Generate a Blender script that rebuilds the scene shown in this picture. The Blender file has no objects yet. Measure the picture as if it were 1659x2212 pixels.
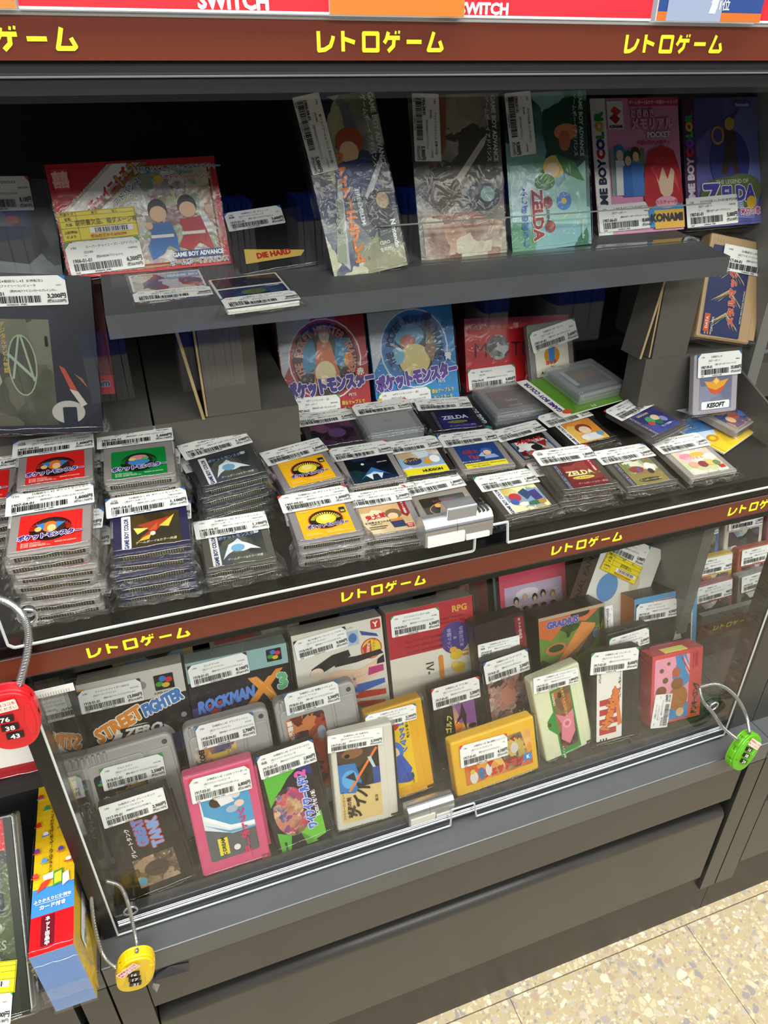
import bpy, math, random
from mathutils import Matrix, Vector
random.seed(7)
C = bpy.context.scene.collection
H0 = 1.107                      # height of the lens above the floor

# ---------------------------------------------------------------- camera, world, lights, exposure
cam = bpy.data.cameras.new('camera'); camo = bpy.data.objects.new('camera', cam); C.objects.link(camo)
cam.sensor_fit = 'HORIZONTAL'; cam.sensor_width = 36.0; cam.lens = 36.0 * 1546.5459 / 1659.0
cam.clip_start = 0.02; cam.clip_end = 50
_R = ((0.94259537, -0.17808943, 0.28248561), (-0.33391434, -0.49278445, 0.80353264), (-0.00389615, -0.85173214, -0.52396295))
camo.matrix_world = Matrix(((_R[0][0], -_R[0][1], -_R[0][2], 0), (_R[1][0], -_R[1][1], -_R[1][2], 0), (_R[2][0], -_R[2][1], -_R[2][2], H0), (0, 0, 0, 1)))
bpy.context.scene.camera = camo
sc = bpy.context.scene
sc.view_settings.view_transform = 'Standard'; sc.view_settings.look = 'None'
sc.view_settings.gamma = 1.0; sc.view_settings.use_curve_mapping = False
sc.view_settings.exposure = -0.22
try:
    sc.cycles.transparent_max_bounces = 40; sc.cycles.max_bounces = 10
except Exception:
    pass
world = bpy.data.worlds.new('store_air'); sc.world = world; world.use_nodes = True
bg = world.node_tree.nodes['Background']; bg.inputs[0].default_value = (0.93, 0.97, 1.0, 1); bg.inputs[1].default_value = 0.52

def tube_light(name, x, y, lx, ly, power, z=1.75):
    l = bpy.data.lights.new(name, 'AREA'); l.shape = 'RECTANGLE'; l.size = lx; l.size_y = ly; l.energy = power
    l.color = (1.0, 0.97, 0.91)
    o = bpy.data.objects.new(name, l); C.objects.link(o); o.location = (x, y, H0 + z); return o
for i in range(4):
    tube_light('ceiling_tube_light', -1.9 + 1.45 * i, -0.05, 1.25, 0.5, 40)
    tube_light('ceiling_tube_light', -1.9 + 1.45 * i, -2.00, 1.25, 0.6, 42)
    tube_light('ceiling_tube_light', -1.9 + 1.45 * i, -3.60, 1.25, 0.8, 60)
    tube_light('ceiling_tube_light', -1.9 + 1.45 * i, 2.2, 1.25, 0.5, 18)

# ---------------------------------------------------------------- materials
def lin(h):
    h = h.lstrip('#'); out = []
    for i in (0, 2, 4):
        v = int(h[i:i + 2], 16) / 255.0
        out.append(v / 12.92 if v <= 0.04045 else ((v + 0.055) / 1.055) ** 2.4)
    return (*out, 1.0)
_M = {}
def mat(col, rough=0.5, metal=0.0, spec=0.5, grain=0.0, gscale=900.0):
    k = (col, rough, metal, spec, grain)
    if k in _M: return _M[k]
    m = bpy.data.materials.new('paint'); m.use_nodes = True; nt = m.node_tree
    b = nt.nodes['Principled BSDF']; b.inputs['Base Color'].default_value = lin(col)
    b.inputs['Roughness'].default_value = rough; b.inputs['Metallic'].default_value = metal
    b.inputs['Specular IOR Level'].default_value = spec
    if grain > 0:
        n = nt.nodes.new('ShaderNodeTexNoise'); n.inputs['Scale'].default_value = gscale; n.inputs['Detail'].default_value = 3
        tc = nt.nodes.new('ShaderNodeTexCoord'); nt.links.new(tc.outputs['Object'], n.inputs['Vector'])
        bp = nt.nodes.new('ShaderNodeBump'); bp.inputs['Strength'].default_value = grain; bp.inputs['Distance'].default_value = 0.0004
        nt.links.new(n.outputs['Fac'], bp.inputs['Height']); nt.links.new(bp.outputs['Normal'], b.inputs['Normal'])
        mx = nt.nodes.new('ShaderNodeMix'); mx.data_type = 'RGBA'; mx.blend_type = 'MULTIPLY'; mx.inputs[0].default_value = 0.25
        n2 = nt.nodes.new('ShaderNodeTexNoise'); n2.inputs['Scale'].default_value = 14; n2.inputs['Detail'].default_value = 5
        nt.links.new(tc.outputs['Object'], n2.inputs['Vector'])
        rp = nt.nodes.new('ShaderNodeValToRGB'); rp.color_ramp.elements[0].position = 0.3; rp.color_ramp.elements[0].color = (0.7, 0.7, 0.7, 1)
        rp.color_ramp.elements[1].position = 0.65; rp.color_ramp.elements[1].color = (1, 1, 1, 1)
        nt.links.new(n2.outputs['Fac'], rp.inputs[0]); mx.inputs[6].default_value = lin(col); nt.links.new(rp.outputs[0], mx.inputs[7])
        nt.links.new(mx.outputs[2], b.inputs['Base Color'])
    _M[k] = m; return m
def art(cols, scale=90.0, dist=0.6, rough=0.35):
    """busy printed illustration: patches of a few inks"""
    k = ('art', tuple(cols), scale, dist)
    if k in _M: return _M[k]
    m = bpy.data.materials.new('printed_illustration'); m.use_nodes = True; nt = m.node_tree
    b = nt.nodes['Principled BSDF']; b.inputs['Roughness'].default_value = rough
    tc = nt.nodes.new('ShaderNodeTexCoord')
    n = nt.nodes.new('ShaderNodeTexNoise'); n.inputs['Scale'].default_value = scale * 0.8; n.inputs['Detail'].default_value = 4
    nt.links.new(tc.outputs['Object'], n.inputs['Vector'])
    mx = nt.nodes.new('ShaderNodeMix'); mx.data_type = 'VECTOR'; mx.inputs[0].default_value = 0.06 * dist
    nt.links.new(tc.outputs['Object'], mx.inputs[4]); nt.links.new(n.outputs['Color'], mx.inputs[5])
    v = nt.nodes.new('ShaderNodeTexVoronoi'); v.inputs['Scale'].default_value = scale
    nt.links.new(mx.outputs[1], v.inputs['Vector'])
    sp = nt.nodes.new('ShaderNodeSeparateColor'); nt.links.new(v.outputs['Color'], sp.inputs[0])
    ad = nt.nodes.new('ShaderNodeMath'); ad.operation = 'MULTIPLY_ADD'; ad.inputs[1].default_value = 0.6; ad.inputs[2].default_value = -0.05
    nt.links.new(n.outputs['Fac'], ad.inputs[0])
    sm = nt.nodes.new('ShaderNodeMath'); sm.operation = 'MULTIPLY_ADD'; sm.inputs[1].default_value = 0.75
    nt.links.new(sp.outputs[0], sm.inputs[0]); nt.links.new(ad.outputs[0], sm.inputs[2])
    r = nt.nodes.new('ShaderNodeValToRGB'); cr = r.color_ramp; cr.interpolation = 'LINEAR'
    n_ = len(cols)
    while len(cr.elements) < n_: cr.elements.new(0.5)
    for i, c in enumerate(cols):
        cr.elements[i].position = 0.12 + 0.78 * i / max(1, n_ - 1); cr.elements[i].color = lin(c)
    nt.links.new(sm.outputs[0], r.inputs[0]); nt.links.new(r.outputs[0], b.inputs['Base Color'])
    _M[k] = m; return m
def film(name, rough, base, tint=(1, 1, 1), bump=0.0, bscale=60.0, power=5.0, haze=0.0):
    k = ('film', name)
    if k in _M: return _M[k]
    m = bpy.data.materials.new(name); m.use_nodes = True; nt = m.node_tree; nt.nodes.clear()
    out = nt.nodes.new('ShaderNodeOutputMaterial'); tr = nt.nodes.new('ShaderNodeBsdfTransparent'); tr.inputs[0].default_value = (*tint, 1)
    gl = nt.nodes.new('ShaderNodeBsdfGlossy'); gl.inputs['Roughness'].default_value = rough; gl.inputs[0].default_value = (1, 1, 1, 1)
    lw = nt.nodes.new('ShaderNodeLayerWeight'); lw.inputs[0].default_value = 0.5
    pw = nt.nodes.new('ShaderNodeMath'); pw.operation = 'POWER'; pw.inputs[1].default_value = power
    nt.links.new(lw.outputs['Facing'], pw.inputs[0])
    ma = nt.nodes.new('ShaderNodeMath'); ma.operation = 'MULTIPLY_ADD'; ma.inputs[1].default_value = 0.9 - base; ma.inputs[2].default_value = base
    nt.links.new(pw.outputs[0], ma.inputs[0])
    mix = nt.nodes.new('ShaderNodeMixShader'); nt.links.new(ma.outputs[0], mix.inputs[0])
    nt.links.new(tr.outputs[0], mix.inputs[1]); nt.links.new(gl.outputs[0], mix.inputs[2])
    last = mix
    if haze > 0:
        df = nt.nodes.new('ShaderNodeBsdfDiffuse'); df.inputs[0].default_value = (0.75, 0.78, 0.8, 1)
        m2 = nt.nodes.new('ShaderNodeMixShader'); m2.inputs[0].default_value = haze
        nt.links.new(mix.outputs[0], m2.inputs[1]); nt.links.new(df.outputs[0], m2.inputs[2]); last = m2
    nt.links.new(last.outputs[0], out.inputs[0])
    if bump > 0:
        tc = nt.nodes.new('ShaderNodeTexCoord'); n = nt.nodes.new('ShaderNodeTexNoise'); n.inputs['Scale'].default_value = bscale; n.inputs['Detail'].default_value = 3
        n.inputs['Distortion'].default_value = 0.8
        nt.links.new(tc.outputs['Object'], n.inputs['Vector'])
        bp = nt.nodes.new('ShaderNodeBump'); bp.inputs['Strength'].default_value = bump; bp.inputs['Distance'].default_value = 0.002
        nt.links.new(n.outputs['Fac'], bp.inputs['Height'])
        nt.links.new(bp.outputs['Normal'], gl.inputs['Normal'])
    _M[k] = m; return m
SLEEVE = film('clear_sleeve_film', 0.07, 0.014, bump=0.5, bscale=55, power=4.5)
CREASE = film('film_crease', 0.06, 0.30, power=1.5)
CRISP = film('crinkled_film_edge', 0.10, 0.05, bump=0.9, bscale=140, power=3.0, haze=0.02)
ACRYL = film('clear_acrylic', 0.0, 0.021, tint=(0.975, 0.985, 0.98))
HARDC = film('frosted_plastic_case', 0.2, 0.06, tint=(0.9, 0.93, 0.94), haze=0.22, power=3.0)
EDGE = mat('#d3dad8', 0.18, 0.0, 0.9)
EDGED = mat('#8c9494', 0.15, 0.0, 0.8)
GREY = mat('#505355', 0.30, 0.0, 0.7, 0.10, 1500)
GREYD = mat('#3d3c39', 0.34, 0.0, 0.5, 0.10, 1500)
BOARD = mat('#5f5b56', 0.8, 0.0, 0.2, 0.25, 700)
BLACK = mat('#0c0c0d', 0.22, 0.0, 0.5)
BLACKM = mat('#141416', 0.55)
CHROME = mat('#d2d4d6', 0.22, 1.0)
SILVER = mat('#c9cbcf', 0.30, 0.9)
KRAFT = mat('#b39a72', 0.85, 0, 0.2, 0.3, 500)

# ---------------------------------------------------------------- mesh builder
class MB:
    def __init__(s): s.v = []; s.f = []; s.mi = []; s.mats = []
    def m(s, mt):
        for i, q in enumerate(s.mats):
            if q == mt: return i
        s.mats.append(mt); return len(s.mats) - 1
    def add(s, vs, fs, mt):
        o = len(s.v); k = s.m(mt); s.v.extend(vs)
        for f in fs: s.f.append(tuple(i + o for i in f)); s.mi.append(k)
        return s
    def box(s, x0, x1, y0, y1, z0, z1, mt):
        if isinstance(mt, (list, tuple)): ms = mt
        else: ms = [mt] * 6
        vs = [(x0, y0, z0), (x1, y0, z0), (x1, y1, z0), (x0, y1, z0), (x0, y0, z1), (x1, y0, z1), (x1, y1, z1), (x0, y1, z1)]
        fs = [(0, 1, 5, 4), (2, 3, 7, 6), (3, 0, 4, 7), (1, 2, 6, 5), (4, 5, 6, 7), (3, 2, 1, 0)]   # front, back, left, right, top, bottom
        for f, q in zip(fs, ms): s.add([vs[i] for i in f], [(0, 1, 2, 3)], q)
        return s
    def slab(s, pts, y0, y1, mt, bev=0.0, side=None, back=True):
        """outline in x,z (counter-clockwise seen from -y), front at y0 with a chamfer, back at y1"""
        n = len(pts); side = side or mt
        cx = sum(p[0] for p in pts) / n; cz = sum(p[1] for p in pts) / n
        def inset(d):
            out = []
            for i in range(n):
                a, b, c = pts[i - 1], pts[i], pts[(i + 1) % n]
                e1 = (b[0] - a[0], b[1] - a[1]); e2 = (c[0] - b[0], c[1] - b[1])
                l1 = math.hypot(*e1) or 1e-9; l2 = math.hypot(*e2) or 1e-9
                n1 = (-e1[1] / l1, e1[0] / l1); n2 = (-e2[1] / l2, e2[0] / l2)
                nx, nz = n1[0] + n2[0], n1[1] + n2[1]; k = nx * n1[0] + nz * n1[1]
                k = k if abs(k) > 0.3 else 0.3
                out.append((b[0] + nx / k * d, b[1] + nz / k * d))
            return out
        rings = []
        if bev > 0: rings = [(inset(bev), y0), (inset(bev * 0.3), y0 + bev * 0.3), (pts, y0 + bev)]
        else: rings = [(pts, y0)]
        if bev > 0: rings += [(pts, y1 - bev * 0.7), (inset(bev * 0.7), y1)]
        else: rings += [(pts, y1)]
        vs = []
        for r, y in rings: vs += [(p[0], y, p[1]) for p in r]
        k = len(rings)
        s.add([vs[i] for i in range(n)], [tuple(range(n))], mt)
        for j in range(k - 1):
            q = vs[j * n:(j + 2) * n]
            s.add(q, [(i, n + i, n + (i + 1) % n, (i + 1) % n) for i in range(n)], side)
        if back: s.add(vs[(k - 1) * n:], [tuple(range(n - 1, -1, -1))], side)
        return s
    def poly(s, pts, y, mt):
        s.add([(p[0], y, p[1]) for p in pts], [tuple(range(len(pts)))], mt); return s
    def tube(s, pts, r, mt, n=8, cap=True):
        P = [Vector(p) for p in pts]; rings = []
        up = Vector((0.123, 0.5, 0.87))
        for i, p in enumerate(P):
            d = (P[min(i + 1, len(P) - 1)] - P[max(i - 1, 0)]).normalized()
            a = d.cross(up); a = a.normalized() if a.length > 1e-4 else d.orthogonal().normalized(); b = d.cross(a)
            rr = r[i] if isinstance(r, (list, tuple)) else r
            rings.append([p + (a * math.cos(2 * math.pi * k / n) + b * math.sin(2 * math.pi * k / n)) * rr for k in range(n)])
        vs = [tuple(v) for q in rings for v in q]; fs = []
        for i in range(len(P) - 1):
            for k in range(n): fs.append((i * n + k, i * n + (k + 1) % n, (i + 1) * n + (k + 1) % n, (i + 1) * n + k))
        if cap: fs += [tuple(range(n - 1, -1, -1)), tuple(range((len(P) - 1) * n, len(P) * n))]
        return s.add(vs, fs, mt)
    def text(s, t, x, z, size, y, mt, rot=0.0, bold=0.0, sx=1.0, shear=0.0, align='c'):
        vs, fs, w = glyphs(t, min(bold, 0.02))
        c, sn = math.cos(math.radians(rot)), math.sin(math.radians(rot))
        ox = {'c': -w / 2, 'l': 0, 'r': -w}[align]
        extra = bold - 0.02
        offs = [(0, 0)] if extra <= 0.004 else [(0, 0)] + [(extra * math.cos(math.pi * i / (2 if extra < 0.045 else 4)), extra * math.sin(math.pi * i / (2 if extra < 0.045 else 4))) for i in range(4 if extra < 0.045 else 8)]
        for q, (dx, dz) in enumerate(offs):
            out = []; yq = y - q * 0.000006
            for a, b in vs:
                a2 = (a + ox + shear * b) * size * sx + dx * size; b2 = (b - 0.36) * size + dz * size
                out.append((x + a2 * c - b2 * sn, yq, z + a2 * sn + b2 * c))
            s.add(out, fs, mt)
        return s
    def build(s, name, parent=None, smooth=False, label=None):
        me = bpy.data.meshes.new(name); me.from_pydata(s.v, [], s.f)
        for q in s.mats: me.materials.append(q)
        me.polygons.foreach_set('material_index', s.mi)
        if smooth: me.polygons.foreach_set('use_smooth', [True] * len(s.f))
        me.update()
        o = bpy.data.objects.new(name, me); C.objects.link(o)
        if parent is not None: o.parent = parent
        if label: o['label'] = label
        return o
_G = {}
def glyphs(t, bold=0.0):
    k = (t, bold)
    if k in _G: return _G[k]
    cu = bpy.data.curves.new('lettering', 'FONT'); cu.body = t; cu.resolution_u = 2; cu.offset = bold
    o = bpy.data.objects.new('lettering', cu); me = o.to_mesh()
    vs = [(v.co.x, v.co.y) for v in me.vertices]; fs = [tuple(p.vertices) for p in me.polygons]
    w = max((v[0] for v in vs), default=0)
    o.to_mesh_clear(); bpy.data.objects.remove(o); bpy.data.curves.remove(cu)
    _G[k] = (vs, fs, w); return _G[k]

def rrect(x0, x1, z0, z1, r=0.0, n=3):
    if r <= 0: return [(x0, z0), (x1, z0), (x1, z1), (x0, z1)]
    out = []
    for cx, cz, a0 in ((x0 + r, z0 + r, 180), (x1 - r, z0 + r, 270), (x1 - r, z1 - r, 0), (x0 + r, z1 - r, 90)):
        for i in range(n + 1):
            a = math.radians(a0 + 90 * i / n); out.append((cx + r * math.cos(a), cz + r * math.sin(a)))
    return out
def ell(cx, cz, rx, rz, n=22, a0=0, a1=360):
    return [(cx + rx * math.cos(math.radians(a0 + (a1 - a0) * i / n)), cz + rz * math.sin(math.radians(a0 + (a1 - a0) * i / n))) for i in range(n if a1 - a0 == 360 else n + 1)]

def set_pose(o, x, y, z, lean=0, spin=0, yaw=0):
    R = Matrix.Rotation(math.radians(yaw), 4, 'Z') @ Matrix.Rotation(math.radians(-lean), 4, 'X') @ Matrix.Rotation(math.radians(spin), 4, 'Y')
    o.matrix_world = Matrix.Translation((x, y, z + H0)) @ R
    o.location = (x, y, z + H0); o.rotation_euler = R.to_euler()
def tag(o, label, cat, group=None):
    o['label'] = label; o['category'] = cat
    if group: o['group'] = group
    return o
def thing(name, label, cat, pos=(0, 0, 0), lean=0, spin=0, yaw=0, group=None):
    o = bpy.data.objects.new(name, None); C.objects.link(o); o.empty_display_size = 0.02
    set_pose(o, *pos, lean, spin, yaw); return tag(o, label, cat, group)
def copy_tree(o, parent=None):
    c = o.copy(); C.objects.link(c); c.parent = parent
    for ch in list(o.children): copy_tree(ch, c)
    return c
def struct(o): o['kind'] = 'structure'; return o

# ---------------------------------------------------------------- print language (millimetres on a face, x from its centre line, z from its bottom)
def draw(mb, ops, y0=-0.0003, step=0.00006):
    y = y0
    for op in ops:
        k = op[0]
        if k == 'r': mb.poly(rrect(op[1] / 1e3, op[3] / 1e3, op[2] / 1e3, op[4] / 1e3, (op[6] if len(op) > 6 else 0) / 1e3), y, ink(op[5]))
        elif k == 'e': mb.poly(ell(op[1] / 1e3, op[2] / 1e3, op[3] / 1e3, op[4] / 1e3), y, ink(op[5]))
        elif k == 'p': mb.poly([(a / 1e3, b / 1e3) for a, b in op[1]], y, ink(op[2]))
        elif k == 't':
            _, t, x, z, size, col = op[:6]; d = op[6] if len(op) > 6 else {}
            if d.get('out'):
                mb.text(t, x / 1e3, z / 1e3, size / 1e3, y, ink(d['out']), d.get('rot', 0), d.get('ob', 0.09), d.get('sx', 1), d.get('sh', 0), d.get('al', 'c')); y -= step
            mb.text(t, x / 1e3, z / 1e3, size / 1e3, y, ink(col), d.get('rot', 0), d.get('b', 0.02), d.get('sx', 1), d.get('sh', 0), d.get('al', 'c'))
        elif k == 'v':           # vertical Japanese lettering, one character under the other
            _, t, x, z, size, col = op[:6]; d = op[6] if len(op) > 6 else {}
            for i, ch in enumerate(t):
                if ch != ' ': mb.text('｜' if ch == 'ー' else ch, x / 1e3, (z - i * size * d.get('ls', 1.05)) / 1e3, size / 1e3, y, ink(col), 0, d.get('b', 0.02))
        elif k == 'bar':         # bar code
            x0, z0, x1, z1 = op[1:5]; rnd = random.Random(op[5] if len(op) > 5 else 1); x = x0
            while x < x1:
                w = rnd.choice((0.35, 0.35, 0.7, 0.7, 1.05)); mb.poly(rrect(x / 1e3, min(x + w, x1) / 1e3, z0 / 1e3, z1 / 1e3), y, ink('#16161a')); x += w + rnd.choice((0.4, 0.4, 0.8))
        y -= step * (2 if k in ('t', 'v') and step < 0.00005 else 1)
    return mb
def ink(c):
    if isinstance(c, str): return mat(c, 0.35, 0, 0.4)
    return c
def price_sticker(parent, cx, cz, w, h, rot, d, y=-0.0016):
    """d = (title, platform, code, shelf number, release, genre, price, corner colour, mark)"""
    title, plat, code, date, rel, genre, price, cc = d[:8]
    mb = MB(); W, Hh = 60.0, 25.0; k = w / 60.0
    ops = [('r', -30, 0, 30, 25, cc, 1.2), ('p', [(-30, 0.8), (-29.2, 0), (29.2, 0), (30, 0.8), (30, 20.5), (25.5, 25), (-25.5, 25), (-30, 20.5)], '#f1f1ef'),
           ('t', '190', -23.5, 20.8, 2.4, '#2a2a2e', {'sx': 1.3}), ('t', title, -14, 20.8, 2.5, '#2a2a2e', {'al': 'l', 'b': 0.01}),
           ('t', '[名]' + plat, -16, 16.9, 2.3, '#2a2a2e', {'al': 'l', 'b': 0.01, 'sx': 0.9}), ('t', code, 27, 16.7, 1.9, '#2a2a2e', {'b': 0.005, 'al': 'r', 'sx': 0.9}), ('t', '―', -15, 14.2, 2.0, '#2a2a2e'),
           ('t', date, -26.5, 10.6, 4.0, '#1a1a1d', {'al': 'l', 'sx': 0.86, 'b': 0.025}), ('t', f'[発]{rel}[{genre}', -7, 12.6, 2.2, '#2a2a2e', {'al': 'l', 'sx': 0.74, 'b': 0.01}),
           ('bar', -26, 2.6, 12, 8.4, price), ('t', '0018086342  (中疵)', -4, 1.3, 1.6, '#2a2a2e'), ('t', '26.08', -24, 1.3, 1.6, '#2a2a2e'),
           ('t', f'{price:,}円', 29, 8.0, 4.7, '#141416', {'al': 'r', 'sx': 0.84, 'b': 0.03}), ('t', f'(税込{int(price * 1.1):,}円)', 29, 3.6, 3.0, '#2a2a2e', {'al': 'r', 'sx': 0.74})]
    if len(d) > 8 and d[8]: ops.append(('t', '出品', -23.5, 17.2, 3.0, '#2a2a2e'))
    draw(mb, ops, 0.0, 0.00004)
    o = mb.build('price_sticker', parent)
    o.matrix_parent_inverse = Matrix.Identity(4)
    o.location = (cx / 1e3, y, cz / 1e3); o.rotation_euler = (0, -math.radians(rot), 0); o.scale = (k, 1, h / 25.0)
    # the sticker was drawn from its bottom line: centre it
    c, s_ = math.cos(math.radians(rot)), math.sin(math.radians(rot)); hh = h / 2e3
    o.location.x += s_ * hh; o.location.z -= c * hh
    return o
def defect_sticker(parent, cx, cz, w, h, rot, note, off, y=-0.0022):
    mb = MB(); L = '#2c2a18'
    ops = [('r', -30, 0, 30, 25, '#efd916'), ('r', -29.5, 16.6, 29.5, 16.9, L), ('r', -29.5, 21, 29.5, 21.3, L), ('r', -29.5, 10.8, 29.5, 11.1, L), ('r', -29.5, 0.4, 29.5, 0.7, L), ('r', -29.5, 24.3, 29.5, 24.6, L),
           ('r', -16.4, 0.4, -16.1, 24.6, L), ('r', -29.6, 0.4, -29.3, 24.6, L), ('r', 29.3, 0.4, 29.6, 24.6, L),
           ('t', '盤面キズ', -23, 22.7, 2.6, L), ('t', 'あり', -2, 22.7, 2.6, L), ('t', 'なし', 14, 22.7, 2.6, L), ('t', '状態', -23, 18.6, 2.6, L), ('t', '欠品', -23, 14, 2.6, L), ('t', '上記理由', -23, 7.6, 2.6, L), ('t', 'により', -23, 3.8, 2.6, L),
           ('t', note, 6, 15, 5.4, '#3a3622', {'sx': 0.75, 'b': 0.0}), ('r', -8, 5.4, 26, 10.4, '#f4f0ee'), ('bar', -4, 5.9, 22, 9.9, 77), ('t', off, 6, 3, 3.0, '#c4321f', {'b': 0.03})]
    draw(mb, ops, 0.0, 0.00004); o = mb.build('defect_sticker', parent)
    c, s_ = math.cos(math.radians(rot)), math.sin(math.radians(rot)); hh = h / 2e3
    o.location = (cx / 1e3 + s_ * hh, y, cz / 1e3 - c * hh); o.rotation_euler = (0, -math.radians(rot), 0); o.scale = (w / 60.0, 1, h / 25.0)
    return o

# ---------------------------------------------------------------- goods
def sleeve(parent, w, h, t, flap=0.006, seed=0, name='clear_sleeve', n=7):
    """thin bag: a loose front sheet that wanders a little, rounded edges, crimped seams below and at the corners"""
    rnd = random.Random(seed); mb = MB(); g = 0.0009; x0, x1 = -w / 2 - g, w / 2 + g; z0, z1 = -g, h + g
    vs = []; fs = []
    for j in range(n + 1):
        for i in range(n + 1):
            e = i in (0, n) or j in (0, n)
            vs.append((x0 + (x1 - x0) * i / n, -g - (0 if e else rnd.uniform(-0.0001, 0.0006)), z0 + (z1 - z0) * j / n))
    fs = [(j * (n + 1) + i, j * (n + 1) + i + 1, (j + 1) * (n + 1) + i + 1, (j + 1) * (n + 1) + i) for j in range(n) for i in range(n)]
    mb.add(vs, fs, SLEEVE)
    b = 0.0012
    for a, c in (((x0, z0), (x1, z0)), ((x1, z0), (x1, z1)), ((x1, z1), (x0, z1)), ((x0, z1), (x0, z0))):
        d = Vector((c[0] - a[0], c[1] - a[1])); nn = Vector((d.y, -d.x)).normalized() * b
        mb.add([(a[0], -g, a[1]), (c[0], -g, c[1]), (c[0] + nn.x, -g + b * 0.9, c[1] + nn.y), (a[0] + nn.x, -g + b * 0.9, a[1] + nn.y), (c[0] + nn.x, t + g * 0.2, c[1] + nn.y), (a[0] + nn.x, t + g * 0.2, a[1] + nn.y)],
               [(0, 1, 2, 3), (3, 2, 4, 5)], SLEEVE)
    o = mb.build(name, parent, smooth=True)
    # seams
    mb = MB(); k = 12; pts = []
    for i in range(k + 1):
        x = x0 - 0.002 + (x1 - x0 + 0.004) * i / k
        pts.append((x, t * 0.55 + rnd.uniform(-0.0007, 0.0007), z0 - b, x, t * 0.7 + rnd.uniform(-0.0012, 0.0008), z0 - b - flap * rnd.uniform(0.5, 1.0)))
    vs = []
    for p in pts: vs += [p[:3], p[3:]]
    mb.add(vs, [(2 * i, 2 * i + 2, 2 * i + 3, 2 * i + 1) for i in range(k)], CRISP)
    for sx in (-1, 1):
        xx = x0 if sx < 0 else x1
        mb.add([(xx, 0, z0 + 0.012), (xx + sx * (0.004 + rnd.uniform(0, 0.003)), t * 0.5, z0 + 0.004), (xx + sx * (0.005 + rnd.uniform(0, 0.003)), t * 0.75, z0 - flap), (xx - sx * 0.003, t * 0.2, z0 - b), (xx, t, z0 + 0.012)],
               [(0, 1, 3), (1, 2, 3), (0, 4, 1), (4, 2, 1)], CRISP)
    # two taut creases that catch the light
    for q in range(2):
        zz = z0 - b * 0.6 + q * (0.0035 + rnd.uniform(0, 0.002)); yy = t * (0.15 + 0.35 * q) if q == 0 else -g - 0.0003
        pts = [(x0 + (x1 - x0) * i / 9, yy + rnd.uniform(-0.0003, 0.0003), zz + rnd.uniform(-0.0006, 0.0006)) for i in range(10)]
        mb.tube(pts, 0.00026, CREASE, 5)
    mb.build('sleeve_seam', parent, smooth=True)
    return o

_GB = {}
def gb_cart(root, col, W=0.0555, Hh=0.063, T=0.0076, label=None, lw=0.043, lh=0.038, lz=0.0045, with_sleeve=True, seed=0):
    key = ('gb', col, W, Hh, T)
    if key in _GB:
        for nm, me in _GB[key]:
            o = bpy.data.objects.new(nm, me); C.objects.link(o); o.parent = root
    else:
        lst = []; sh = mat(col, 0.42, 0, 0.45, 0.06, 2500)
        mb = MB(); mb.slab(rrect(-W / 2, W / 2, 0.0, Hh, 0.0025), 0, T, sh, 0.0009)
        dk = mat('#26242a', 0.6)
        for i in range(3): mb.box(-W / 2 + 0.004, W / 2 - 0.004, -0.0002, 0.0004, Hh - 0.0045 - i * 0.002, Hh - 0.0037 - i * 0.002, sh)
        mb.poly([(-0.004, 0.0037), (0.0, 0.0015), (0.004, 0.0037)], -0.00025, mat(col, 0.6))
        lst.append(mb.build('cartridge_shell', root))
        mb = MB(); mb.box(-W / 2 + 0.0045, W / 2 - 0.0045, T * 0.24, T * 0.8, -0.0004, 0.0006, dk)
        for i in range(24):
            x = -W / 2 + 0.0065 + (W - 0.013) * i / 23
            mb.box(x - 0.00045, x + 0.00045, T * 0.34, T * 0.66, -0.0007, 0.0, mat('#8d8468', 0.4, 0.5))
        o = mb.build('edge_connector', root); lst.append(o)
        _GB[key] = [(q.name.split('.')[0], q.data) for q in lst]
    if label is not None:
        mb = MB(); draw(mb, [('r', -lw * 500, lz * 1e3, lw * 500, lz * 1e3 + lh * 1e3, label[0], 1.2)] + label[1], -0.00028); mb.build('cartridge_label', root)
    if with_sleeve: sleeve(root, W, Hh, T, seed=seed)

def game_box(root, W, Hh, T, front, side, ops, name='box_shell', slv=True, seed=0, sides=None):
    mb = MB(); f = ink(front); s = ink(side); a = sides or [s] * 5
    mb.box(-W / 2, W / 2, 0, T, 0, Hh, [f] + a); mb.build(name, root)
    mb = MB(); draw(mb, ops); mb.build('cover_print', root)
    if slv: sleeve(root, W, Hh, T, seed=seed, flap=0.004)

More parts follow.
